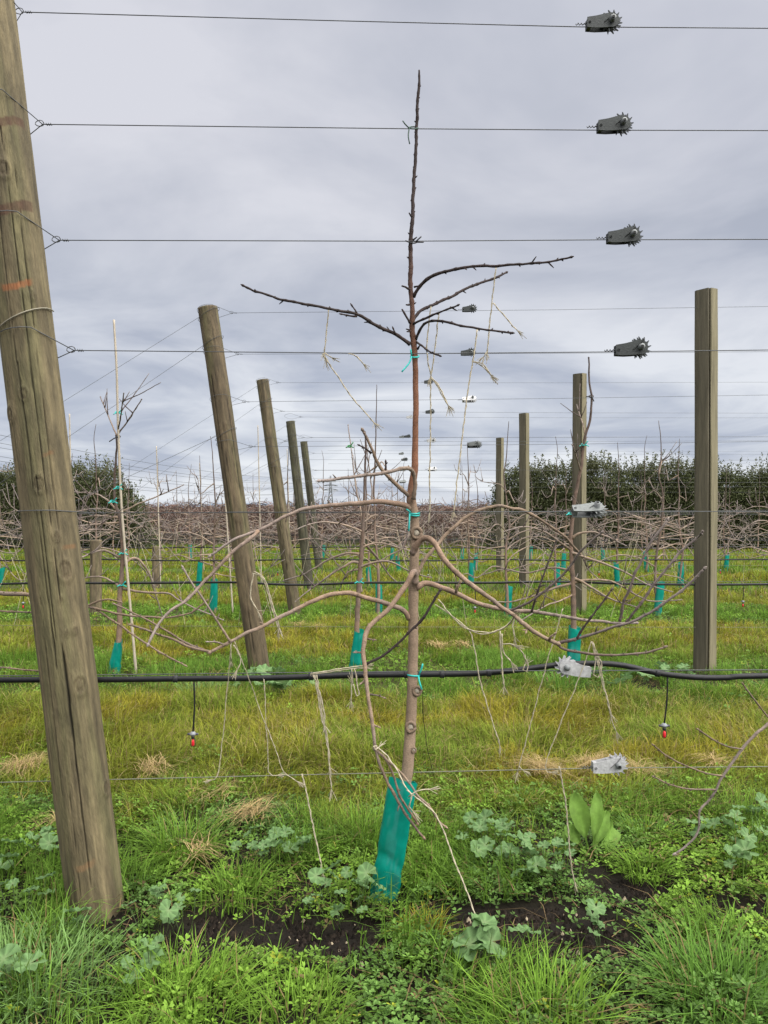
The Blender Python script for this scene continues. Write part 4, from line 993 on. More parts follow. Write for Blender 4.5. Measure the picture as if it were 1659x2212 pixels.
tie([loop(1277, 858, 5), [(1275, 858, -.03), (1266, 859, -.03)], [(1278, 858, -.03), (1283, 869, -.03)]], (.02, .02, .02), 'black tie on the crooked leader above the split post', .005, Z2)

# ------------------------------------------------------------------ twine
def twine(strands, label, rad=.0021, Z=Z1 - .03, fray=True, group='jute twine strings', c=TWINE):
    p0 = P(strands[0][0][0], strands[0][0][1], Z)
    rad = rad * 1.2
    mb = MB(); g = np.random.default_rng(int(strands[0][0][0] * 7 + strands[0][0][1]))
    for s in strands:
        zs = [q[2] if len(q) > 2 else 0 for q in s]
        pts = [P(q[0], q[1], Z + d) for q, d in zip(s, zs)]
        C_ = catmull(pts, .012); n = len(C_)
        C_ = C_ + np.stack([fbm(np.arange(n) * .5, np.zeros(n) + k_, int(pts[0][0] * 50) + 99) - .5 for k_ in range(3)], -1) * .006
        u = np.arange(n)
        for ph in (0, math.pi):     # two plies
            off = np.stack([np.cos(u * 1.3 + ph), np.sin(u * 1.3 + ph), 0 * u], -1) * rad * .55
            V, f = tube_np(C_ + off, rad * .72, 4, True, .3, g); mb.add(V, f, c * (.85 + .3 * g.random()))
        if fray:
            for k_ in range(0, n, 3):
                d = g.normal(size=3) * .007; d[2] -= .003
                V, f = tube_np(np.array([C_[k_], C_[k_] + d]), .00035, 3, False); mb.add(V, f, c)
            for k_ in range(9):
                d = (C_[-1] - C_[-2]); d = d / (np.linalg.norm(d) + 1e-9) * .03 + g.normal(size=3) * .008
                V, f = tube_np(np.array([C_[-1], C_[-1] + d]), .0011, 3, False); mb.add(V, f, c)
    o = mb.build('twine', M_TWINE, base=p0); tag(o, label, 'string', group)
twine([[(710, 669), (706, 712), (700, 763)], [(698, 766), (720, 800), (760, 860), (786, 890), (808, 915)], [(701, 764), (716, 774)], [(699, 768), (703, 778)]], 'twine tying down the left-reaching dark branch, with a long slanting tail')
twine([[(754, 765), (771, 772), (783, 788)]], 'short scrap of twine knotted on the fourth highest wire left of the tallest trunk')
twine([[(931, 665), (926, 703), (922, 753), (925, 786), (930, 816), (930, 886), (929, 986), (928, 1108)], [(948, 676), (943, 720), (936, 786), (930, 816)], [(931, 817), (946, 833), (958, 856), (969, 880)], [(932, 819), (944, 835), (956, 858), (968, 878)]], 'long vertical twine from two dark branches with a knotted tail beside the tallest trunk')
twine([[(1031, 713), (1026, 753), (1021, 783), (1010, 853), (1000, 936), (990, 1020), (980, 1108)], [(1022, 782), (1043, 788), (1061, 813)], [(1022, 783), (1040, 791), (1060, 812)]], 'long slanting twine hanging from the lowest dark right-hand branch')
twine([[(1072, 578), (1063, 653), (1056, 720), (1053, 765)], [(1066, 656), (1090, 685), (1117, 715)], [(1053, 762), (1046, 772)]], 'twine hanging from the highest right-hand dark branch')
twine([[(670, 1457), (700, 1452), (740, 1446), (786, 1440)], [(670, 1459), (720, 1452), (760, 1447), (788, 1444)], [(680, 1461), (686, 1501), (693, 1544), (706, 1604), (713, 1671), (716, 1706)], [(684, 1460), (690, 1505), (697, 1550), (709, 1610), (712, 1660)], [(676, 1460), (688, 1490), (700, 1540), (702, 1570)]], 'thick frayed bundle of twine hanging from the pipe left of the tallest trunk', .0022)
twine([[(760, 1446), (759, 1480), (758, 1516)], [(766, 1446), (772, 1480), (776, 1503), (770, 1506), (764, 1480)]], 'looped twine hanging from the twine bundle at the pipe')
twine([[(940, 1308), (970, 1328), (996, 1348), (1016, 1368), (1026, 1411), (1036, 1468), (1050, 1518), (1066, 1568), (1080, 1612)]], 'long twine drooping from the forked dark twig down past the pipe', .0020)
twine([[(946, 1296), (986, 1344), (1016, 1363), (1053, 1368), (1086, 1359), (1106, 1341), (1114, 1330, -.12)], [(990, 1347), (1020, 1366), (1055, 1371), (1090, 1358), (1112, 1334, -.12)]], 'garland of frayed twine slung under the right-hand lower limbs', .0022)
twine([[(1114, 1333, -.15), (1108, 1355, -.15), (1112, 1378, -.15)], [(1106, 1394), (1126, 1408), (1141, 1441), (1138, 1453), (1129, 1448), (1134, 1436)], [(1080, 1366), (1083, 1418), (1088, 1484)], [(1084, 1372), (1088, 1410), (1104, 1432)], [(1081, 1395), (1100, 1392), (1115, 1396)]], 'knotted loops of pale twine below the meeting right-hand limbs', .0024)
twine([[(1216, 1318), (1183, 1428), (1149, 1554), (1121, 1658), (1117, 1670)], [(1121, 1656), (1131, 1668)]], 'straight taut twine slanting from the right-hand limb to the lowest wire', .0016)
twine([[(1278, 1388), (1253, 1461), (1216, 1551), (1178, 1658), (1192, 1670)]], 'twine slanting to the lowest wire beside the white strainer', .0016)
twine([[(1279, 1388), (1293, 1444), (1306, 1494), (1319, 1548), (1330, 1582)], [(1281, 1390), (1286, 1430), (1282, 1460), (1292, 1466), (1300, 1440), (1294, 1425)], [(1283, 1392), (1298, 1450), (1310, 1505), (1320, 1545)]], 'bundle of twine with a loop hanging from the right-hand limb over the pipe', .0019)
twine([[(1208, 1658), (1221, 1730), (1228, 1803), (1234, 1870), (1241, 1906)]], 'pale twine hanging from the lowest wire down to the bare soil', .0024)
twine([[(653, 1673), (666, 1735), (680, 1801), (691, 1858), (697, 1890)]], 'pale twine hanging from the lowest wire down to the mallow leaves', .0024)
twine([[(500, 1388, -.12), (493, 1468, -.06), (480, 1604), (470, 1678), (458, 1688)], [(507, 1388, -.12), (527, 1441, -.08), (553, 1511), (566, 1548), (596, 1621), (613, 1668), (641, 1690)]], 'pair of twine strings spreading from the left lower limb to the lowest wire', .0016)
twine([[(505, 1395, -.12), (520, 1425, -.1), (513, 1448, -.1)], [(498, 1395, -.12), (500, 1430, -.1)]], 'short frayed twine ends knotted on the left lower limb', .002)
twine([[(571, 1470), (574, 1558), (578, 1615), (581, 1671), (598, 1677)]], 'faint thin twine from the pipe to the lowest wire', .0014)
twine([[(811, 1613, -.18), (836, 1635, -.2), (860, 1671, -.22), (886, 1715, -.25), (926, 1745, -.25), (950, 1778, -.26), (970, 1831, -.28), (993, 1891, -.32), (1016, 1948, -.35), (1036, 2008, -.40), (1063, 2068, -.44), (1086, 2121, -.49)], [(813, 1612, -.18), (806, 1614, -.2), (811, 1621, -.21), (818, 1616, -.18)], [(880, 1708, -.25), (890, 1720, -.26), (884, 1745, -.25), (892, 1755, -.25)], [(884, 1722, -.25), (905, 1710, -.26), (928, 1708, -.26)]], 'long frayed twine running from the front limb past the guard to the ground', .0021)
twine([[(545, 1240), (566, 1250), (580, 1291), (593, 1334), (601, 1361)], [(549, 1236), (570, 1252), (584, 1295), (597, 1335), (603, 1358)], [(548, 1240), (540, 1290), (556, 1320)]], 'pale double loop of twine hanging in front of the nearest brown leaning post', .0022)
twine([[(912, 1490, .05), (914, 1540, .05), (920, 1601, .05), (926, 1630, .05), (938, 1681, .05)]], 'thin black cord hanging behind the tallest trunk', .0012, c=np.array([.02, .017, .014]), fray=False, group='cords')
g = random.Random(5)
for row, x0s in [(2, [-2.5, -.26, 1.76]), (3, XT[3]), (4, XT[4])]:
    Z = ROWZ[row]
    for xx in x0s:
        for q in range(6 if row < 4 else 5):
            a = xx + g.uniform(-1, 1); z0 = g.uniform(.85, 1.35); dxs = g.uniform(-.28, .28)
            zl = .46 if g.random() < .7 else g.uniform(.5, .8)
            sx = lambda X: CX + X * F / Z; sy = lambda zz_: HY - (zz_ - CAMZ) * F / Z
            twine([[(sx(a), sy(z0)), (sx(a + dxs * .5), sy((z0 + zl) / 2)), (sx(a + dxs), sy(zl))]], f'thin tie-down twine string in {ROWN[row]}', .0019 if row < 4 else .003, Z + g.uniform(-.1, .1), False, f'twine strings in {ROWN[row]}')

# ================================================================== HEDGES
def hedge(x0, x1, y, h, depth, label, seed, nleaf, round_l=False, round_r=False):
    g = np.random.default_rng(seed)
    o = thing('hedge', label, 'hedge', ((x0 + x1) / 2, y, 0))
    def top(x):
        hh_ = h * (.80 + .38 * fbm(x * .5, x * 0 + seed, seed))
        if round_r: hh_ = hh_ * np.sqrt(np.clip((x1 + .1 - x) / 1.6, .05, 1))
        if round_l: hh_ = hh_ * np.sqrt(np.clip((x - x0 + .1) / 1.0, .1, 1))
        return hh_
    # stems
    mb = MB()
    for q in range(int((x1 - x0) * 4)):
        x = g.uniform(x0 + .3, x1 - .3); yy = y + g.uniform(-.35, .35); hh_ = float(top(np.array(x))) * .75
        add_tube(mb, [(x, yy, -.05), (x + g.normal() * .1, yy, hh_ * .5), (x + g.normal() * .3, yy + g.normal() * .1, hh_)], [.04, .03, .01], 5, (.035, .028, .02))
    mb.build('stems', M_TWIG, o)
    # clumps of leaves through the volume, denser at the surface
    n = nleaf
    nc = n // 55
    cx = g.uniform(x0, x1, nc); u = g.random(nc)
    ch = top(cx)
    cz = ch * np.clip(.06 + .92 * u, 0, .97)
    face = g.random(nc)
    cy = y + np.where(face < .55, -depth * (.5 - .14 * g.random(nc)), depth * (g.random(nc) - .5)) * np.where(cz > ch * .8, .8, 1)
    k_ = g.integers(0, nc, n)
    pos = np.stack([cx[k_], cy[k_], cz[k_]], -1) + g.normal(size=(n, 3)) * np.array([.16, .13, .13])
    tone = (.6 + .6 * fbm(cx * 1.3, cz * 1.3, seed + 3) * 1.1 + .25 * g.random(nc))[k_] * (.8 + .4 * g.random(n))
    # upright sprigs at the top
    ns = int((x1 - x0) * 26); sx = g.uniform(x0 + .2, x1 - .2, ns); sl = .3 + .65 * g.random(ns) ** 1.8; sb = top(sx) * .93
    m = 26
    t = g.random((ns, m)); lean = g.normal(size=ns) * .18
    sp = np.stack([sx[:, None] + lean[:, None] * t * sl[:, None] + g.normal(size=(ns, m)) * .025, np.broadcast_to((y + g.normal(size=ns) * depth * .22)[:, None], (ns, m)) + g.normal(size=(ns, m)) * .025, sb[:, None] + t * sl[:, None]], -1).reshape(-1, 3)
    pos = np.vstack([pos, sp]); tone = np.concatenate([tone, .9 + .5 * g.random(len(sp))])
    n = len(pos)
    d = g.normal(size=(n, 3)); d[:, 2] += .5; d /= np.linalg.norm(d, axis=1)[:, None]
    s = np.cross(d, g.normal(size=(n, 3))); s /= np.linalg.norm(s, axis=1)[:, None]
    L_ = (.055 + .045 * g.random(n))[:, None]
    V = np.stack([pos, pos + d * L_ * .5 + s * L_ * .30, pos + d * L_, pos + d * L_ * .5 - s * L_ * .30], 1).reshape(-1, 3)
    q = np.arange(n) * 4
    yel = g.random(n)[:, None]
    cc_ = (np.array([.052, .062, .024]) * (1 - .35 * yel) + np.array([.085, .09, .045]) * .35 * yel) * tone[:, None]
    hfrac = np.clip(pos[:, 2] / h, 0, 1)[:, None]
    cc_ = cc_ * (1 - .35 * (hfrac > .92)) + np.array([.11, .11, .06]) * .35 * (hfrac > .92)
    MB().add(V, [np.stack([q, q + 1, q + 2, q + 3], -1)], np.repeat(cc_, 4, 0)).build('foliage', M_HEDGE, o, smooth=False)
    # near-black boxes added as a dark core to block the view through the leaves
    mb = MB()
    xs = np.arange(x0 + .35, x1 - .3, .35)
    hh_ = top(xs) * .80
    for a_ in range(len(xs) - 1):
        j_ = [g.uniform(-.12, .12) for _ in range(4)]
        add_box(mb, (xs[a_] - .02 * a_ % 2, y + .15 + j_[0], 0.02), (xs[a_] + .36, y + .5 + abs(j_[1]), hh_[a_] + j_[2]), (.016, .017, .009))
    mb.build('dark_core', M_SOIL, o, smooth=False)
    return o
hedge(4.05, 17.5, 30.5, 3.3, 1.9, 'long dark evergreen hedge with feathery top behind the split posts', 11, 150000, round_l=True)
hedge(-17.5, -9.3, 30.5, 3.05, 1.9, 'dark evergreen hedge with a rounded end behind the bamboo-staked tree', 12, 90000, round_r=True)

# ------------------------------------------------------------------ the block of bare trees beyond, one brown thicket
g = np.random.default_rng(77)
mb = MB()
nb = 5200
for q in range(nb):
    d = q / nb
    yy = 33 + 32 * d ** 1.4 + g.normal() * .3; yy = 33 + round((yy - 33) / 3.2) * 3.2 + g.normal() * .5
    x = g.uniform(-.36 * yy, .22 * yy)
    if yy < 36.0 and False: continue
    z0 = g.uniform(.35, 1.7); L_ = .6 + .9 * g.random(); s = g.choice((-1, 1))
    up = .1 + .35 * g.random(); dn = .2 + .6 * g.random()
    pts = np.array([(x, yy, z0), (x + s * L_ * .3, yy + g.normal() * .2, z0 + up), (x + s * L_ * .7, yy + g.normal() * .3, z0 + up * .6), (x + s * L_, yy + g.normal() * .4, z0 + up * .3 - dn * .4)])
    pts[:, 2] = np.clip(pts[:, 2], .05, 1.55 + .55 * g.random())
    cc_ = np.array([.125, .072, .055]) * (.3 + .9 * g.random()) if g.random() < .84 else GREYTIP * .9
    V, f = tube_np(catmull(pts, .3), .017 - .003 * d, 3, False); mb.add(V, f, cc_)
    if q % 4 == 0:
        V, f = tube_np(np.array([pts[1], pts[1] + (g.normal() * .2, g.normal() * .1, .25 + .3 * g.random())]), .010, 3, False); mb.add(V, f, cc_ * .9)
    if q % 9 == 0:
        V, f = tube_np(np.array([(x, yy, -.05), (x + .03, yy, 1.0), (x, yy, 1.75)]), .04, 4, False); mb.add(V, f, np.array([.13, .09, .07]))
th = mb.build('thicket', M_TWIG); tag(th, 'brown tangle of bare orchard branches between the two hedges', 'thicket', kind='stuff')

# ------------------------------------------------------------------ pylon and power lines
py = thing('pylon', 'faint steel lattice electricity pylon on the horizon', 'pylon', (-48.7, 700, 0))
PC = (.10, .105, .115)
for sx in (-1, 1):
    for sy in (-1, 1):
        mb = MB(); add_tube(mb, [(-48.7 + sx * 3.2, 700 + sy * 3.2, -1), (-48.7 + sx * 1.1, 700 + sy * 1.1, 20), (-48.7 + sx * .35, 700 + sy * .35, 34.5)], .30, 4, PC); mb.build('leg', M_STEEL, py)
mb = MB()
for k_ in range(9):
    z0, z1 = k_ * 3.6, (k_ + 1) * 3.6
    w0, w1 = np.interp([z0, z1], [0, 20, 32.5], [3.2, 1.1, .35])
    for sy in (-1, 1):
        add_tube(mb, [(-48.7 - w0, 700 + sy * w0, z0), (-48.7 + w1, 700 + sy * w1, z1)], .17, 3, PC); add_tube(mb, [(-48.7 + w0, 700 + sy * w0, z0), (-48.7 - w1, 700 + sy * w1, z1)], .17, 3, PC)
mb.build('bracing', M_STEEL, py)
for z, hw in [(21.5, 7), (25.5, 6.4), (29.5, 5)]:
    mb = MB(); add_tube(mb, [(-48.7 - hw, 700, z), (-48.7, 700, z + .1), (-48.7 + hw, 700, z)], .32, 4, PC); add_tube(mb, [(-48.7 - hw, 700, z), (-48.7, 700, z + 1.6), (-48.7 + hw, 700, z)], .22, 4, PC); mb.build('cross_arm', M_STEEL, py)
k_ = 0
for z, hw in [(32.5, 0), (29.5, 5), (25.5, 6.4), (21.5, 7)]:
    for s in ((-1, 1) if hw else (0,)):
        a = np.array([-48.7 + s * hw, 700, z - (1.0 if hw else 0)]); e_ = P(-260, 885 + (32.5 - z) * 9.0 - s * 6, 250)
        pts = [a * (1 - t) + e_ * t - np.array([0, 0, 7.5 * 4 * t * (1 - t)]) for t in np.linspace(0, 1, 26)]
        mb = MB(); add_tube(mb, pts, .085, 3, (.06, .065, .075), cap=False)
        o = mb.build('power_line', M_WIRE, base=a); tag(o, f'{["topmost", "near upper", "far upper", "near middle", "far middle", "near lower", "far lower"][k_]} power line sweeping from the pylon across the sky above the hedge', 'power line', 'power lines'); k_ += 1

# ================================================================== GROUND COVER
def blades_np(Pt, H, W, phi, bend, col0, col1, lv=3, tip=.0):
    n = len(Pt)
    ts = np.array([0, .45, .8, 1]) if lv == 3 else np.array([0, .6, 1])
    d = np.stack([np.cos(phi), np.sin(phi), 0 * phi], -1); s = np.stack([-np.sin(phi), np.cos(phi), 0 * phi], -1)
    rows = []; crow = []
    for k_, t in enumerate(ts):
        up = H * (t - .45 * bend * t * t)
        c = Pt + d * (H * bend * t * t * .9)[:, None]; c[:, 2] += np.maximum(up, .004)
        cc_ = col0 * (1 - t) + col1 * t
        if k_ < len(ts) - 1:
            w_ = (W * (1 - .45 * t))[:, None]
            rows += [c - s * w_ * .5, c + s * w_ * .5]; crow += [cc_, cc_]
        else:
            rows.append(c); crow.append(cc_)
    V = np.stack(rows, 1); C_ = np.stack(crow, 1); m = V.shape[1]
    b = np.arange(n)[:, None] * m
    fq = [np.concatenate([b + 2 * k_, b + 2 * k_ + 1, b + 2 * k_ + 3, b + 2 * k_ + 2], 1) for k_ in range(len(ts) - 2)]
    ft = np.concatenate([b + m - 3, b + m - 2, b + m - 1], 1)
    return V.reshape(-1, 3), [np.concatenate(fq), ft], C_.reshape(-1, 3)
g = np.random.default_rng(2024)
YG = np.array([.250, .228, .026]); OG = np.array([.185, .215, .026]); BG = np.array([.150, .265, .034]); DG = np.array([.085, .170, .027]); BLG = np.array([.145, .245, .075]); STRAW = np.array([.36, .27, .12])
def grass_zone(name, y0, y1, dens, W0, hmul, lv, label):
    n0 = int(dens * 1.16 * (y1 ** 2 - y0 ** 2) / 2)
    yy = np.sqrt(g.uniform(y0 ** 2, y1 ** 2, n0)); xx = g.uniform(-.58, .58, n0) * yy
    rs = rowstrip(yy + (fbm(xx * 1.6, yy * 1.6, 41) - .5) * 1.6); br = bare(xx, yy)
    cl = fbm(xx * 2.6, yy * 2.6, 44); cl2 = fbm(xx * .9, yy * .9, 45)
    p = (1 - rs) * 1.0 + rs * (.10 + .55 * sstep(.52, .66, cl))
    p = p * (1 - .97 * br) * (.75 + .5 * fbm(xx * 7, yy * 7, 47))
    k_ = g.random(n0) < p
    xx, yy, rs, cl, cl2 = xx[k_], yy[k_], rs[k_], cl[k_], cl2[k_]; n = len(xx)
    H = hmul * (.05 + .075 * g.random(n) + .07 * sstep(.45, .7, cl)) * (1.2 - .1 * rs)
    W_ = W0 * (.7 + .6 * g.random(n))
    flow = fbm(xx * 1.6, yy * 1.6, 51) * 12
    phi = flow + g.normal(size=n) * 1.1
    bend = np.clip(.85 + .35 * g.normal(size=n) - .2 * rs, .05, 1.35)
    m1 = sstep(.35, .65, cl2)[:, None]; rsn = rs[:, None]
    c = (YG * (1 - m1) + OG * m1) * (1 - rsn) + (BG * .6 + DG * .4) * rsn
    gr = sstep(.46, .60, fbm(xx * 2.6, yy * 2.6, 57))[:, None]
    c = c * (1 - gr * .5) + (BG * .6 + DG * .4) * gr * .5
    dry = (g.random(n) < (.10 * (1 - rs) + .02))[:, None]
    c = c * (.5 + .95 * g.random(n))[:, None]
    c = np.where(dry, STRAW * (.5 + .5 * g.random(n))[:, None], c)
    V, f, C_ = blades_np(np.stack([xx, yy, ground_h(xx, yy) - .006], -1), H, W_, phi, bend, c * .9, c * 1.05, lv)  # blade bases slightly darker than tips, a little shade put into the colour
    o = MB().add(V, f, C_).build(name, M_GRASS, smooth=False)
    return tag(o, label, 'grass', kind='stuff')
grass_zone('grass', 2.0, 4.3, 5200, .0042, 1.0, 3, 'short grass among the weeds at the foot of the tallest tree')
grass_zone('grass', 4.3, 7.9, 4600, .0055, 1.0, 2, 'matted yellow-green grass of the alley behind the tallest tree')
grass_zone('grass', 7.9, 13, 1700, .009, 1.05, 2, 'green and yellow grass of the alley beyond the brown leaning posts')
grass_zone('grass', 13, 34, 300, .020, 1.25, 2, 'far green grass below the hedges')

def wisps(y0, y1, dens, W0, label):
    n0 = int(dens * 1.16 * (y1 ** 2 - y0 ** 2) / 2)
    yy = np.sqrt(g.uniform(y0 ** 2, y1 ** 2, n0)); xx = g.uniform(-.58, .58, n0) * yy
    k_ = (g.random(n0) < (1 - .8 * rowstrip(yy)) * sstep(.35, .6, fbm(xx * 2.2, yy * 2.2, 81)) * (1 - bare(xx, yy))); xx, yy = xx[k_], yy[k_]; n = len(xx)
    pick = g.random(n)[:, None]
    c = np.where(pick < .45, np.array([.29, .27, .06]), np.where(pick < .8, np.array([.20, .26, .05]), np.array([.36, .29, .13]))) * (.7 + .5 * g.random(n))[:, None]
    V, f, C_ = blades_np(np.stack([xx, yy, ground_h(xx, yy) - .005], -1), .09 + .10 * g.random(n), W0 * (.7 + .6 * g.random(n)), fbm(xx * 1.2, yy * 1.2, 51) * 12 + g.normal(size=n) * 1.3, np.clip(1.0 + .25 * g.normal(size=n), .4, 1.4), c * .85, c, 3)  # wisps darken towards the base, faint shading in their colour
    tag(MB().add(V, f, C_).build('grass', M_GRASS, smooth=False), label, 'grass', kind='stuff')
wisps(3.4, 7.2, 700, .0046, 'long pale wisps lying over the matted alley grass')
# tall tufts one can pick out
def tuft(x, y, h, n, spread, label, c=None, seed=0):
    gg = np.random.default_rng(seed + int(x))
    p = G(x, y); c = BG if c is None else c
    a = gg.uniform(0, 2 * math.pi, n); r = spread * np.sqrt(gg.random(n)) * .5
    Pt = np.stack([r * np.cos(a), r * np.sin(a), np.full(n, -.008)], -1)
    Hh = h * (.55 + .55 * gg.random(n)); ph = a + gg.normal(size=n) * .6
    cc_ = c * (.6 + .75 * gg.random(n))[:, None]
    cc_ = np.where((gg.random(n) < .06)[:, None], STRAW * .7, cc_)
    V, f, C_ = blades_np(Pt, Hh, .0042 * (.7 + .6 * gg.random(n)) * (1 if p[1] < 4 else 1.3), ph, np.clip(.75 + .38 * gg.normal(size=n), .05, 1.45), cc_ * .9, cc_ * 1.05, 3)  # tuft blades also carry slight painted shade at the base
    me = mesh_np('grass_tuft', V, f, C_, M_GRASS, False)
    o = bpy.data.objects.new('grass_tuft', me); o.location = (p[0], p[1], float(ground_h(p[0], p[1]))); col.objects.link(o)
    tag(o, label, 'grass tuft', 'tall grass tufts', )
for a in [(395, 1850, .25, 260, .26, 'tall green grass tuft close beside the thick leaning post'), (505, 1935, .13, 240, .28, 'spreading grass tuft at the edge of the bare soil by the thick post'), (790, 1830, .24, 150, .20, 'upright grass tuft just behind the large guard'),
          (925, 1905, .17, 150, .22, 'grass tuft right beside the foot of the large guard'), (920, 2020, .10, 130, .15, 'yellow-green grass tuft on the bare soil below the large guard', YG * 1.1), (1390, 1895, .16, 130, .18, 'grass tuft growing out of the dark hole in the soil'),
          (1400, 1820, .19, 120, .18, 'grass tuft behind the big pale dock leaf'), (1120, 1745, .13, 160, .2, 'low grass tuft before the straw patch by the white strainer'), (1550, 2180, .24, 420, .34, 'big dark lush grass tuft at the corner of the foreground', DG * 1.3), (1180, 2240, .22, 300, .34, 'bright grass tuft among the foreground clover', BG * 1.15),
          (90, 2150, .22, 300, .36, 'bright arching grass tuft in front of the thick leaning post', BLG * 1.2), (400, 2190, .20, 320, .34, 'lush grass tuft in the foreground clover below the thick post', BG * 1.1), (640, 2230, .17, 240, .3, 'grass tuft in the foreground below the bare soil', BG), (1210, 1490, .22, 260, .4, 'grass tuft under the hump of the black pipe', DG * 1.5), (450, 1510, .20, 260, .5, 'long pale grass tuft just below the pipe by the sprinkler', BLG), (870, 1340, .25, 120, .45, 'dark grass tuft behind the tallest trunk', DG), (60, 2080, .14, 200, .3, 'grass tuft beside the mallow at the foot of the thick post', BLG), (1650, 1850, .16, 140, .22, 'grass tuft under the drooping limb', BLG)]:
    tuft(*a)

# straw patches
mbs = MB()
for (x, y, rx, ry, n) in [(50, 1680, 34, 14, 260), (328, 1684, 24, 15, 150), (1168, 1682, 24, 18, 260), (1283, 1676, 28, 10, 200), (540, 1782, 46, 20, 150), (1385, 1690, 12, 12, 120), (430, 1870, 28, 14, 50), (645, 1362, 16, 5, 90), (690, 1367, 14, 4, 70), (945, 1408, 22, 6, 120), (1000, 1407, 14, 6, 80), (130, 1800, 16, 8, 60), (1540, 1670, 14, 8, 80), (460, 1745, 30, 12, 40)]:
    c = G(x, y); a = g.uniform(0, 2 * math.pi, n); r = g.random(n) * (.75 + .6 * vnoise(a * 1.3, a * 0 + x, 3)); Zc = c[1]
    X = c[0] + r * np.cos(a) * rx * Zc / F; Y = Zc + r * np.sin(a) * ry * Zc * Zc / (F * CAMZ)
    L_ = .05 + .07 * g.random(n); phi = g.uniform(0, 6.28) + g.normal(size=n) * .6 + math.pi * (g.random(n) < .5)
    p0 = np.stack([X, Y, .035 + .045 * g.random(n)], -1)
    cc_ = np.array([.52, .39, .19]) * (.5 + .6 * g.random(n))[:, None]
    V, f, C_ = blades_np(p0, L_, np.full(n, .0034 * (1 if Zc < 5 else 1.8)), phi, np.full(n, 2.0) + .25 * g.normal(size=n), cc_, cc_, 2)
    mbs.add(V, f, C_)
tag(mbs.build('straw', M_GRASS, smooth=False), 'scattered pale dry straw on the grass', 'straw', kind='stuff')

# clover and chickweed carpet
def leaflets(Pt, size, yaw, tiltx, tilty, c, nl=3):
    """small leaves of nl rounded leaflets, slightly cupped"""
    n = len(Pt); Vs = []; Cs = []
    out = np.array([(0.08, 0), (.55, .34), (.98, .30), (.90, 0), (.98, -.30), (.55, -.34)])
    for k_ in range(nl):
        a = yaw + k_ * 2 * math.pi / nl
        for (u, v) in out:
            x = (u * np.cos(a) - v * np.sin(a)) * size; y_ = (u * np.sin(a) + v * np.cos(a)) * size
            z = (u * .16 + abs(v) * .35) * size
            Vs.append(np.stack([Pt[:, 0] + x, Pt[:, 1] + y_, Pt[:, 2] + z + x * tiltx + y_ * tilty], -1))
            Cs.append(c * (1.18 if abs(v) > .1 else .85))
    V = np.stack(Vs, 1); m = V.shape[1]; C_ = np.stack(Cs, 1)
    b = np.arange(n)[:, None] * m
    fq = []
    for k_ in range(nl):
        o_ = b + 6 * k_
        fq.append(np.concatenate([o_, o_ + 1, o_ + 2, o_ + 3], 1)); fq.append(np.concatenate([o_, o_ + 3, o_ + 4, o_ + 5], 1))
    return V.reshape(-1, 3), [np.concatenate(fq)], C_.reshape(-1, 3)
def clover_zone(y0, y1, dens, size, label):
    n0 = int(dens * 1.16 * (y1 ** 2 - y0 ** 2) / 2)
    yy = np.sqrt(g.uniform(y0 ** 2, y1 ** 2, n0)); xx = g.uniform(-.58, .58, n0) * yy
    rs = rowstrip(yy + (fbm(xx * 1.6, yy * 1.6, 41) - .5) * 1.6); br = bare(xx, yy); q = fbm(xx * 3.2, yy * 3.2, 61)
    k_ = g.random(n0) < np.clip(rs * (.25 + 1.2 * sstep(.33, .55, q)) * (1 - .95 * br) + .05 * (1 - br), 0, 1)
    xx, yy, q = xx[k_], yy[k_], q[k_]; n = len(xx)
    hh_ = (.008 + .060 * g.random(n) * (.3 + q)) * (1 - .6 * sstep(0, .4, br[k_]))
    sz = size * (.55 + .75 * g.random(n))
    kind = fbm(xx * 2.2, yy * 2.2, 67)
    bright = sstep(.40, .58, kind)[:, None]
    c = np.array([.135, .250, .055]) * (1 - bright) + np.array([.200, .345, .042]) * bright
    c = c * (.42 + .75 * g.random(n))[:, None] * (.75 + .5 * fbm(xx * 6, yy * 6, 71))[:, None]
    c = np.where((g.random(n) < .05)[:, None], np.array([.16, .12, .05]) * (.5 + .8 * g.random(n))[:, None], c)
    c = np.where((g.random(n) < .012)[:, None], np.array([.28, .32, .03]), c)
    V, f, C_ = leaflets(np.stack([xx, yy, ground_h(xx, yy) + hh_], -1), sz, g.uniform(0, 6.28, n), g.normal(size=n) * .35, g.normal(size=n) * .35 - .12, c)
    mb = MB().add(V, f, C_)
    st_ = g.random(n) < .35; m = st_.sum()
    V, f, C_ = blades_np(np.stack([xx[st_], yy[st_], ground_h(xx[st_], yy[st_]) - .004], -1), hh_[st_] + .004, np.full(m, .0018), g.uniform(0, 6.28, m), np.zeros(m), c[st_] * .8, c[st_], 2)
    mb.add(V, f, C_)
    tag(mb.build('clover', M_LEAF, smooth=False), label, 'ground cover', kind='stuff')
clover_zone(2.0, 4.8, 3500, .0178, 'carpet of small bright clover and chickweed leaves in the foreground')
clover_zone(5.6, 9.0, 900, .020, 'green clover strip along the foot of the first row behind the tallest tree')
clover_zone(9.0, 13.5, 420, .032, 'green clover strip along the foot of the second row behind the tallest tree')

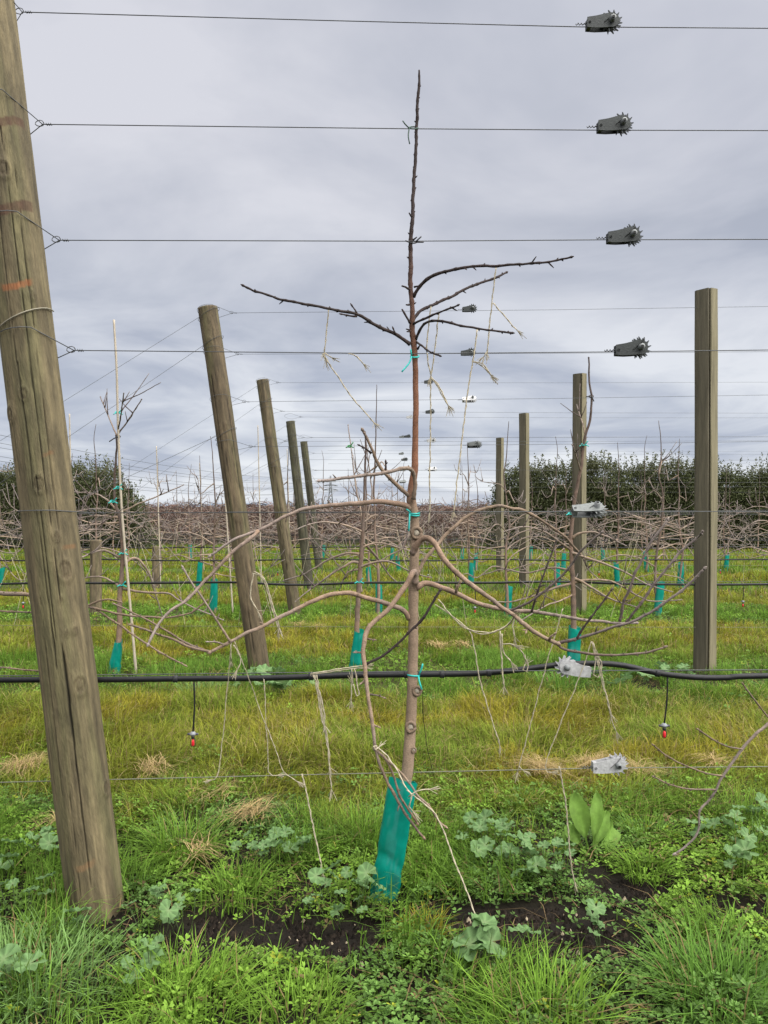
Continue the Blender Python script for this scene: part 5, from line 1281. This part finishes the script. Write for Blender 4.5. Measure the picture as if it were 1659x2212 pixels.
# dead stems and leaf litter lying among the weeds
n0 = 9000
yy = np.sqrt(g.uniform(2.0 ** 2, 7.6 ** 2, n0)); xx = g.uniform(-.58, .58, n0) * yy
k_ = g.random(n0) < rowstrip(yy) * sstep(.4, .6, fbm(xx * 3, yy * 3, 91)); xx, yy = xx[k_], yy[k_]; n = len(xx)
cc_ = np.array([.26, .18, .09]) * (.25 + .9 * g.random(n))[:, None]
V, f, C_ = blades_np(np.stack([xx, yy, ground_h(xx, yy) + .01 + .045 * g.random(n)], -1), .03 + .10 * g.random(n) ** 2, .0025 + .002 * g.random(n), g.uniform(0, 6.28, n), 1.9 + .4 * g.normal(size=n), cc_, cc_, 2)
tag(MB().add(V, f, C_).build('litter', M_GRASS, smooth=False), 'dead brown stems scattered among the weeds', 'litter', kind='stuff')
# crumbs of soil and wood chips on the bare patches
n = 60000
yy = np.sqrt(g.uniform(2.0 ** 2, 3.9 ** 2, n)); xx = g.uniform(-.58, .58, n) * yy
k_ = bare(xx, yy) > .25; xx, yy = xx[k_], yy[k_]; n = len(xx)
sz = .003 + .015 * g.random(n) ** 3
base = np.array([(1, 0, -.3), (-1, .2, -.3), (0, 1, -.2), (.1, -1, -.3), (0, 0, .9)]) 
jit = 1 + .6 * (g.random((n, 5, 1)) - .5)
rot = g.uniform(0, 6.28, n); cr_, sr_ = np.cos(rot)[:, None], np.sin(rot)[:, None]
B = base[None] * jit * sz[:, None, None]
V = np.stack([B[..., 0] * cr_ - B[..., 1] * sr_ + xx[:, None], B[..., 0] * sr_ + B[..., 1] * cr_ + yy[:, None], B[..., 2] + (ground_h(xx, yy) - .02)[:, None]], -1)
b = np.arange(n)[:, None] * 5
tri = np.concatenate([np.concatenate([b + p_, b + q_, b + 4], 1) for p_, q_ in ((0, 2), (2, 1), (1, 3), (3, 0))])
cc_ = np.array([.016, .012, .009]) * (.3 + 1.5 * g.random(n))[:, None]
cc_ = np.where((g.random(n) < .02)[:, None], np.array([.30, .25, .17]), cc_)
tag(MB().add(V.reshape(-1, 3), [tri], np.repeat(cc_, 5, 0)).build('soil_crumbs', M_SOIL, smooth=False), 'crumbs of black compost on the bare patches', 'soil', kind='stuff')

# ------------------------------------------------------------------ mallow plants: each round pleated leaf is a part
def mallow_leaf(seed):
    gg = np.random.default_rng(seed)
    nseg = 28; V = [(0, 0, 0)]; C_ = [np.array([.19, .27, .12])]
    for rr_, k_ in ((.5, 0), (.85, 1), (1.0, 2)):
        for q in range(nseg):
            a = R(18) + q / (nseg - 1) * R(324)
            lobe = abs(math.sin(a * 3.5 + .3))
            r_ = rr_ * (1 + (.10 * lobe - .04) * (k_ > 0)) * (1 + .05 * gg.normal() * (k_ == 2))
            z = .10 * rr_ * rr_ * math.cos(a * 7) * 1.3 + .20 * rr_ ** 2 - .16 * (rr_ > .9) * gg.random()
            V.append((r_ * math.cos(a), r_ * math.sin(a), z)); C_.append(np.array([.135, .235, .088]) * (.82 + .42 * max(0, math.cos(a * 7)) + .08 * gg.normal()))
    f4 = []; f3 = []
    for q in range(nseg - 1):
        f3.append((0, 1 + q, 2 + q))
        for k_ in range(2):
            f4.append((1 + k_ * nseg + q, 1 + (k_ + 1) * nseg + q, 2 + (k_ + 1) * nseg + q, 2 + k_ * nseg + q))
    return mesh_np('leaf', np.array(V, float), [np.array(f3), np.array(f4)], np.clip(np.array(C_), .01, 1), M_LEAF, True)
ML = [mallow_leaf(s) for s in range(4)]
stem_mb = MB(); add_tube(stem_mb, [(0, 0, 0), (.06, 0, .5), (0, 0, 1)], .012, 4, (.09, .13, .05)); STEM = stem_mb.mesh('stalk', M_LEAF)
def mallow(x, y, n, spread, size, label, seed):
    gg = random.Random(seed); p = G(x, y)
    o = thing('mallow_plant', label, 'weed', (p[0], p[1], float(ground_h(p[0], p[1]))), 'mallow plants')
    for q in range(int(n * 1.35)):
        a = gg.uniform(0, 6.28); r_ = spread * math.sqrt(gg.random()); h_ = gg.uniform(.085, .165) * (1.1 - .35 * r_ / spread)
        s = size * gg.uniform(.7, 1.35)
        lx, ly = r_ * math.cos(a), r_ * math.sin(a)
        lf = part('leaf', ML[q % 4], o, (lx, ly, h_), (gg.uniform(-.1, .75), gg.uniform(-.45, .45), gg.uniform(0, 6.28)), (s, s, s))
        part('stalk', STEM, o, (lx * .6, ly * .6, -.01), (0, 0, 0), (.12, .12, h_ + .008)).rotation_euler = (-ly * .4 / h_, lx * .4 / h_, 0)
for q, a in enumerate([(75, 1885, 9, .17, .034, 'mallow plant with frosty leaves just off the edge of the thick leaning post'), (30, 1985, 7, .13, .030, 'mallow plant out beyond the foot of the thick leaning post'), (150, 2045, 2, .05, .042, 'single large mallow leaf pair right before the foot of the thick leaning post'), (335, 2020, 5, .10, .028, 'mallow leaves on the soil between the thick post and the bare patch'), (395, 2010, 3, .06, .022, 'small mallow seedling on the bare patch edge'),
                       (585, 1868, 13, .15, .030, 'bushy mallow plant behind the bare soil, hung over by twine'), (735, 1985, 14, .15, .028, 'bushy mallow plant at the foot of the large guard on the soil side'), (1060, 1860, 13, .17, .032, 'mallow plant beside the large guard under the frayed twine'), (1150, 1905, 13, .16, .031, 'mallow plant between the frayed twine and the hanging pale twine'),
                       (1035, 2100, 4, .06, .050, 'mallow with the biggest leaves, where the long twine meets the ground'), (1135, 2085, 2, .05, .034, 'two mallow leaves next to the biggest mallow leaves'), (1575, 1840, 8, .16, .034, 'pale mallow plant beside the drooping limb'), (1640, 1800, 6, .12, .032, 'mallow plant behind the drooping limb'), (1600, 1910, 3, .05, .034, 'single rosette of mallow under the drooping limb'),
                       (10, 2170, 5, .08, .036, 'mallow leaves in the clover in front of the thick post'), (560, 1490, 6, .3, .055, 'pale mallow plant seen just below the pipe by the twine bundle'), (640, 1495, 5, .25, .055, 'pale mallow plant under the twine bundle at the pipe'), (1340, 1485, 9, .35, .055, 'mallow plant around the dark soil patch below the pipe'), (1430, 1475, 7, .3, .05, 'mallow plant at the foot of the largest split post'), (320, 2150, 4, .07, .03, 'few mallow leaves among lush foreground grass'), (1300, 2065, 4, .07, .026, 'small mallow on the second bare patch')]):
    mallow(*a, seed=900 + q)

# ------------------------------------------------------------------ dock plant with long leaves
def dock_leaf(L_, W_, bend, seed):
    n = 13; V = []; C_ = []
    for k_ in range(n):
        t = k_ / (n - 1); w_ = W_ * (0.0 if t < .3 else math.sin(math.pi * ((t - .3) / .7) ** .85) ** .6 * (1 if k_ < n - 1 else .2)) + .009
        x = L_ * (t - .25 * bend * t * t); z = L_ * (.55 * t * (1.2 - bend * t))
        for u in (-1, -.5, 0, .5, 1):
            V.append((x, u * w_ / 2, z + abs(u) * w_ * .28 + .008 * math.sin(t * 17 + u * 4 + seed))); C_.append(np.array([.16, .28, .05]) * (1.2 if u == 0 else .95 + .1 * math.sin(t * 9 + seed)))
    a, b = np.meshgrid(np.arange(n - 1), np.arange(4), indexing='ij')
    Fq = np.stack([a * 5 + b, a * 5 + b + 1, (a + 1) * 5 + b + 1, (a + 1) * 5 + b], -1).reshape(-1, 4)
    return mesh_np('leaf', np.array(V), [Fq], np.array(C_), M_LEAF)
p = G(1275, 1858)
dk = thing('dock_plant', 'dock plant with long broad upright leaves below the white strainer on the lowest wire', 'weed', (p[0], p[1], .0))
for (L_, W_, bend, lean, tip, s) in [(.25, .075, .3, -13, 52, 1), (.27, .05, .5, 9, 50, 2), (.20, .05, .6, 40, 34, 3), (.25, .085, .75, 62, 30, 4), (.20, .06, .9, -58, 28, 5), (.18, .05, .8, -36, 36, 6), (.16, .05, .7, 150, 16, 7), (.19, .045, .3, 26, 42, 8), (.15, .045, .5, -160, 16, 9), (.17, .05, .6, -80, 30, 10), (.17, .045, .6, 85, 32, 11)]:
    # the leaf rises away from the camera by its tip angle, then leans sideways
    mr_ = Matrix.Rotation(R(lean), 4, 'Y') @ Matrix.Rotation(R(90), 4, 'Z') @ Matrix.Rotation(R(-tip), 4, 'Y')
    part('leaf', dock_leaf(L_, W_, bend, s), dk, (.008 * (s % 3 - 1), .01 * (s % 2), .015), mr_.to_euler())
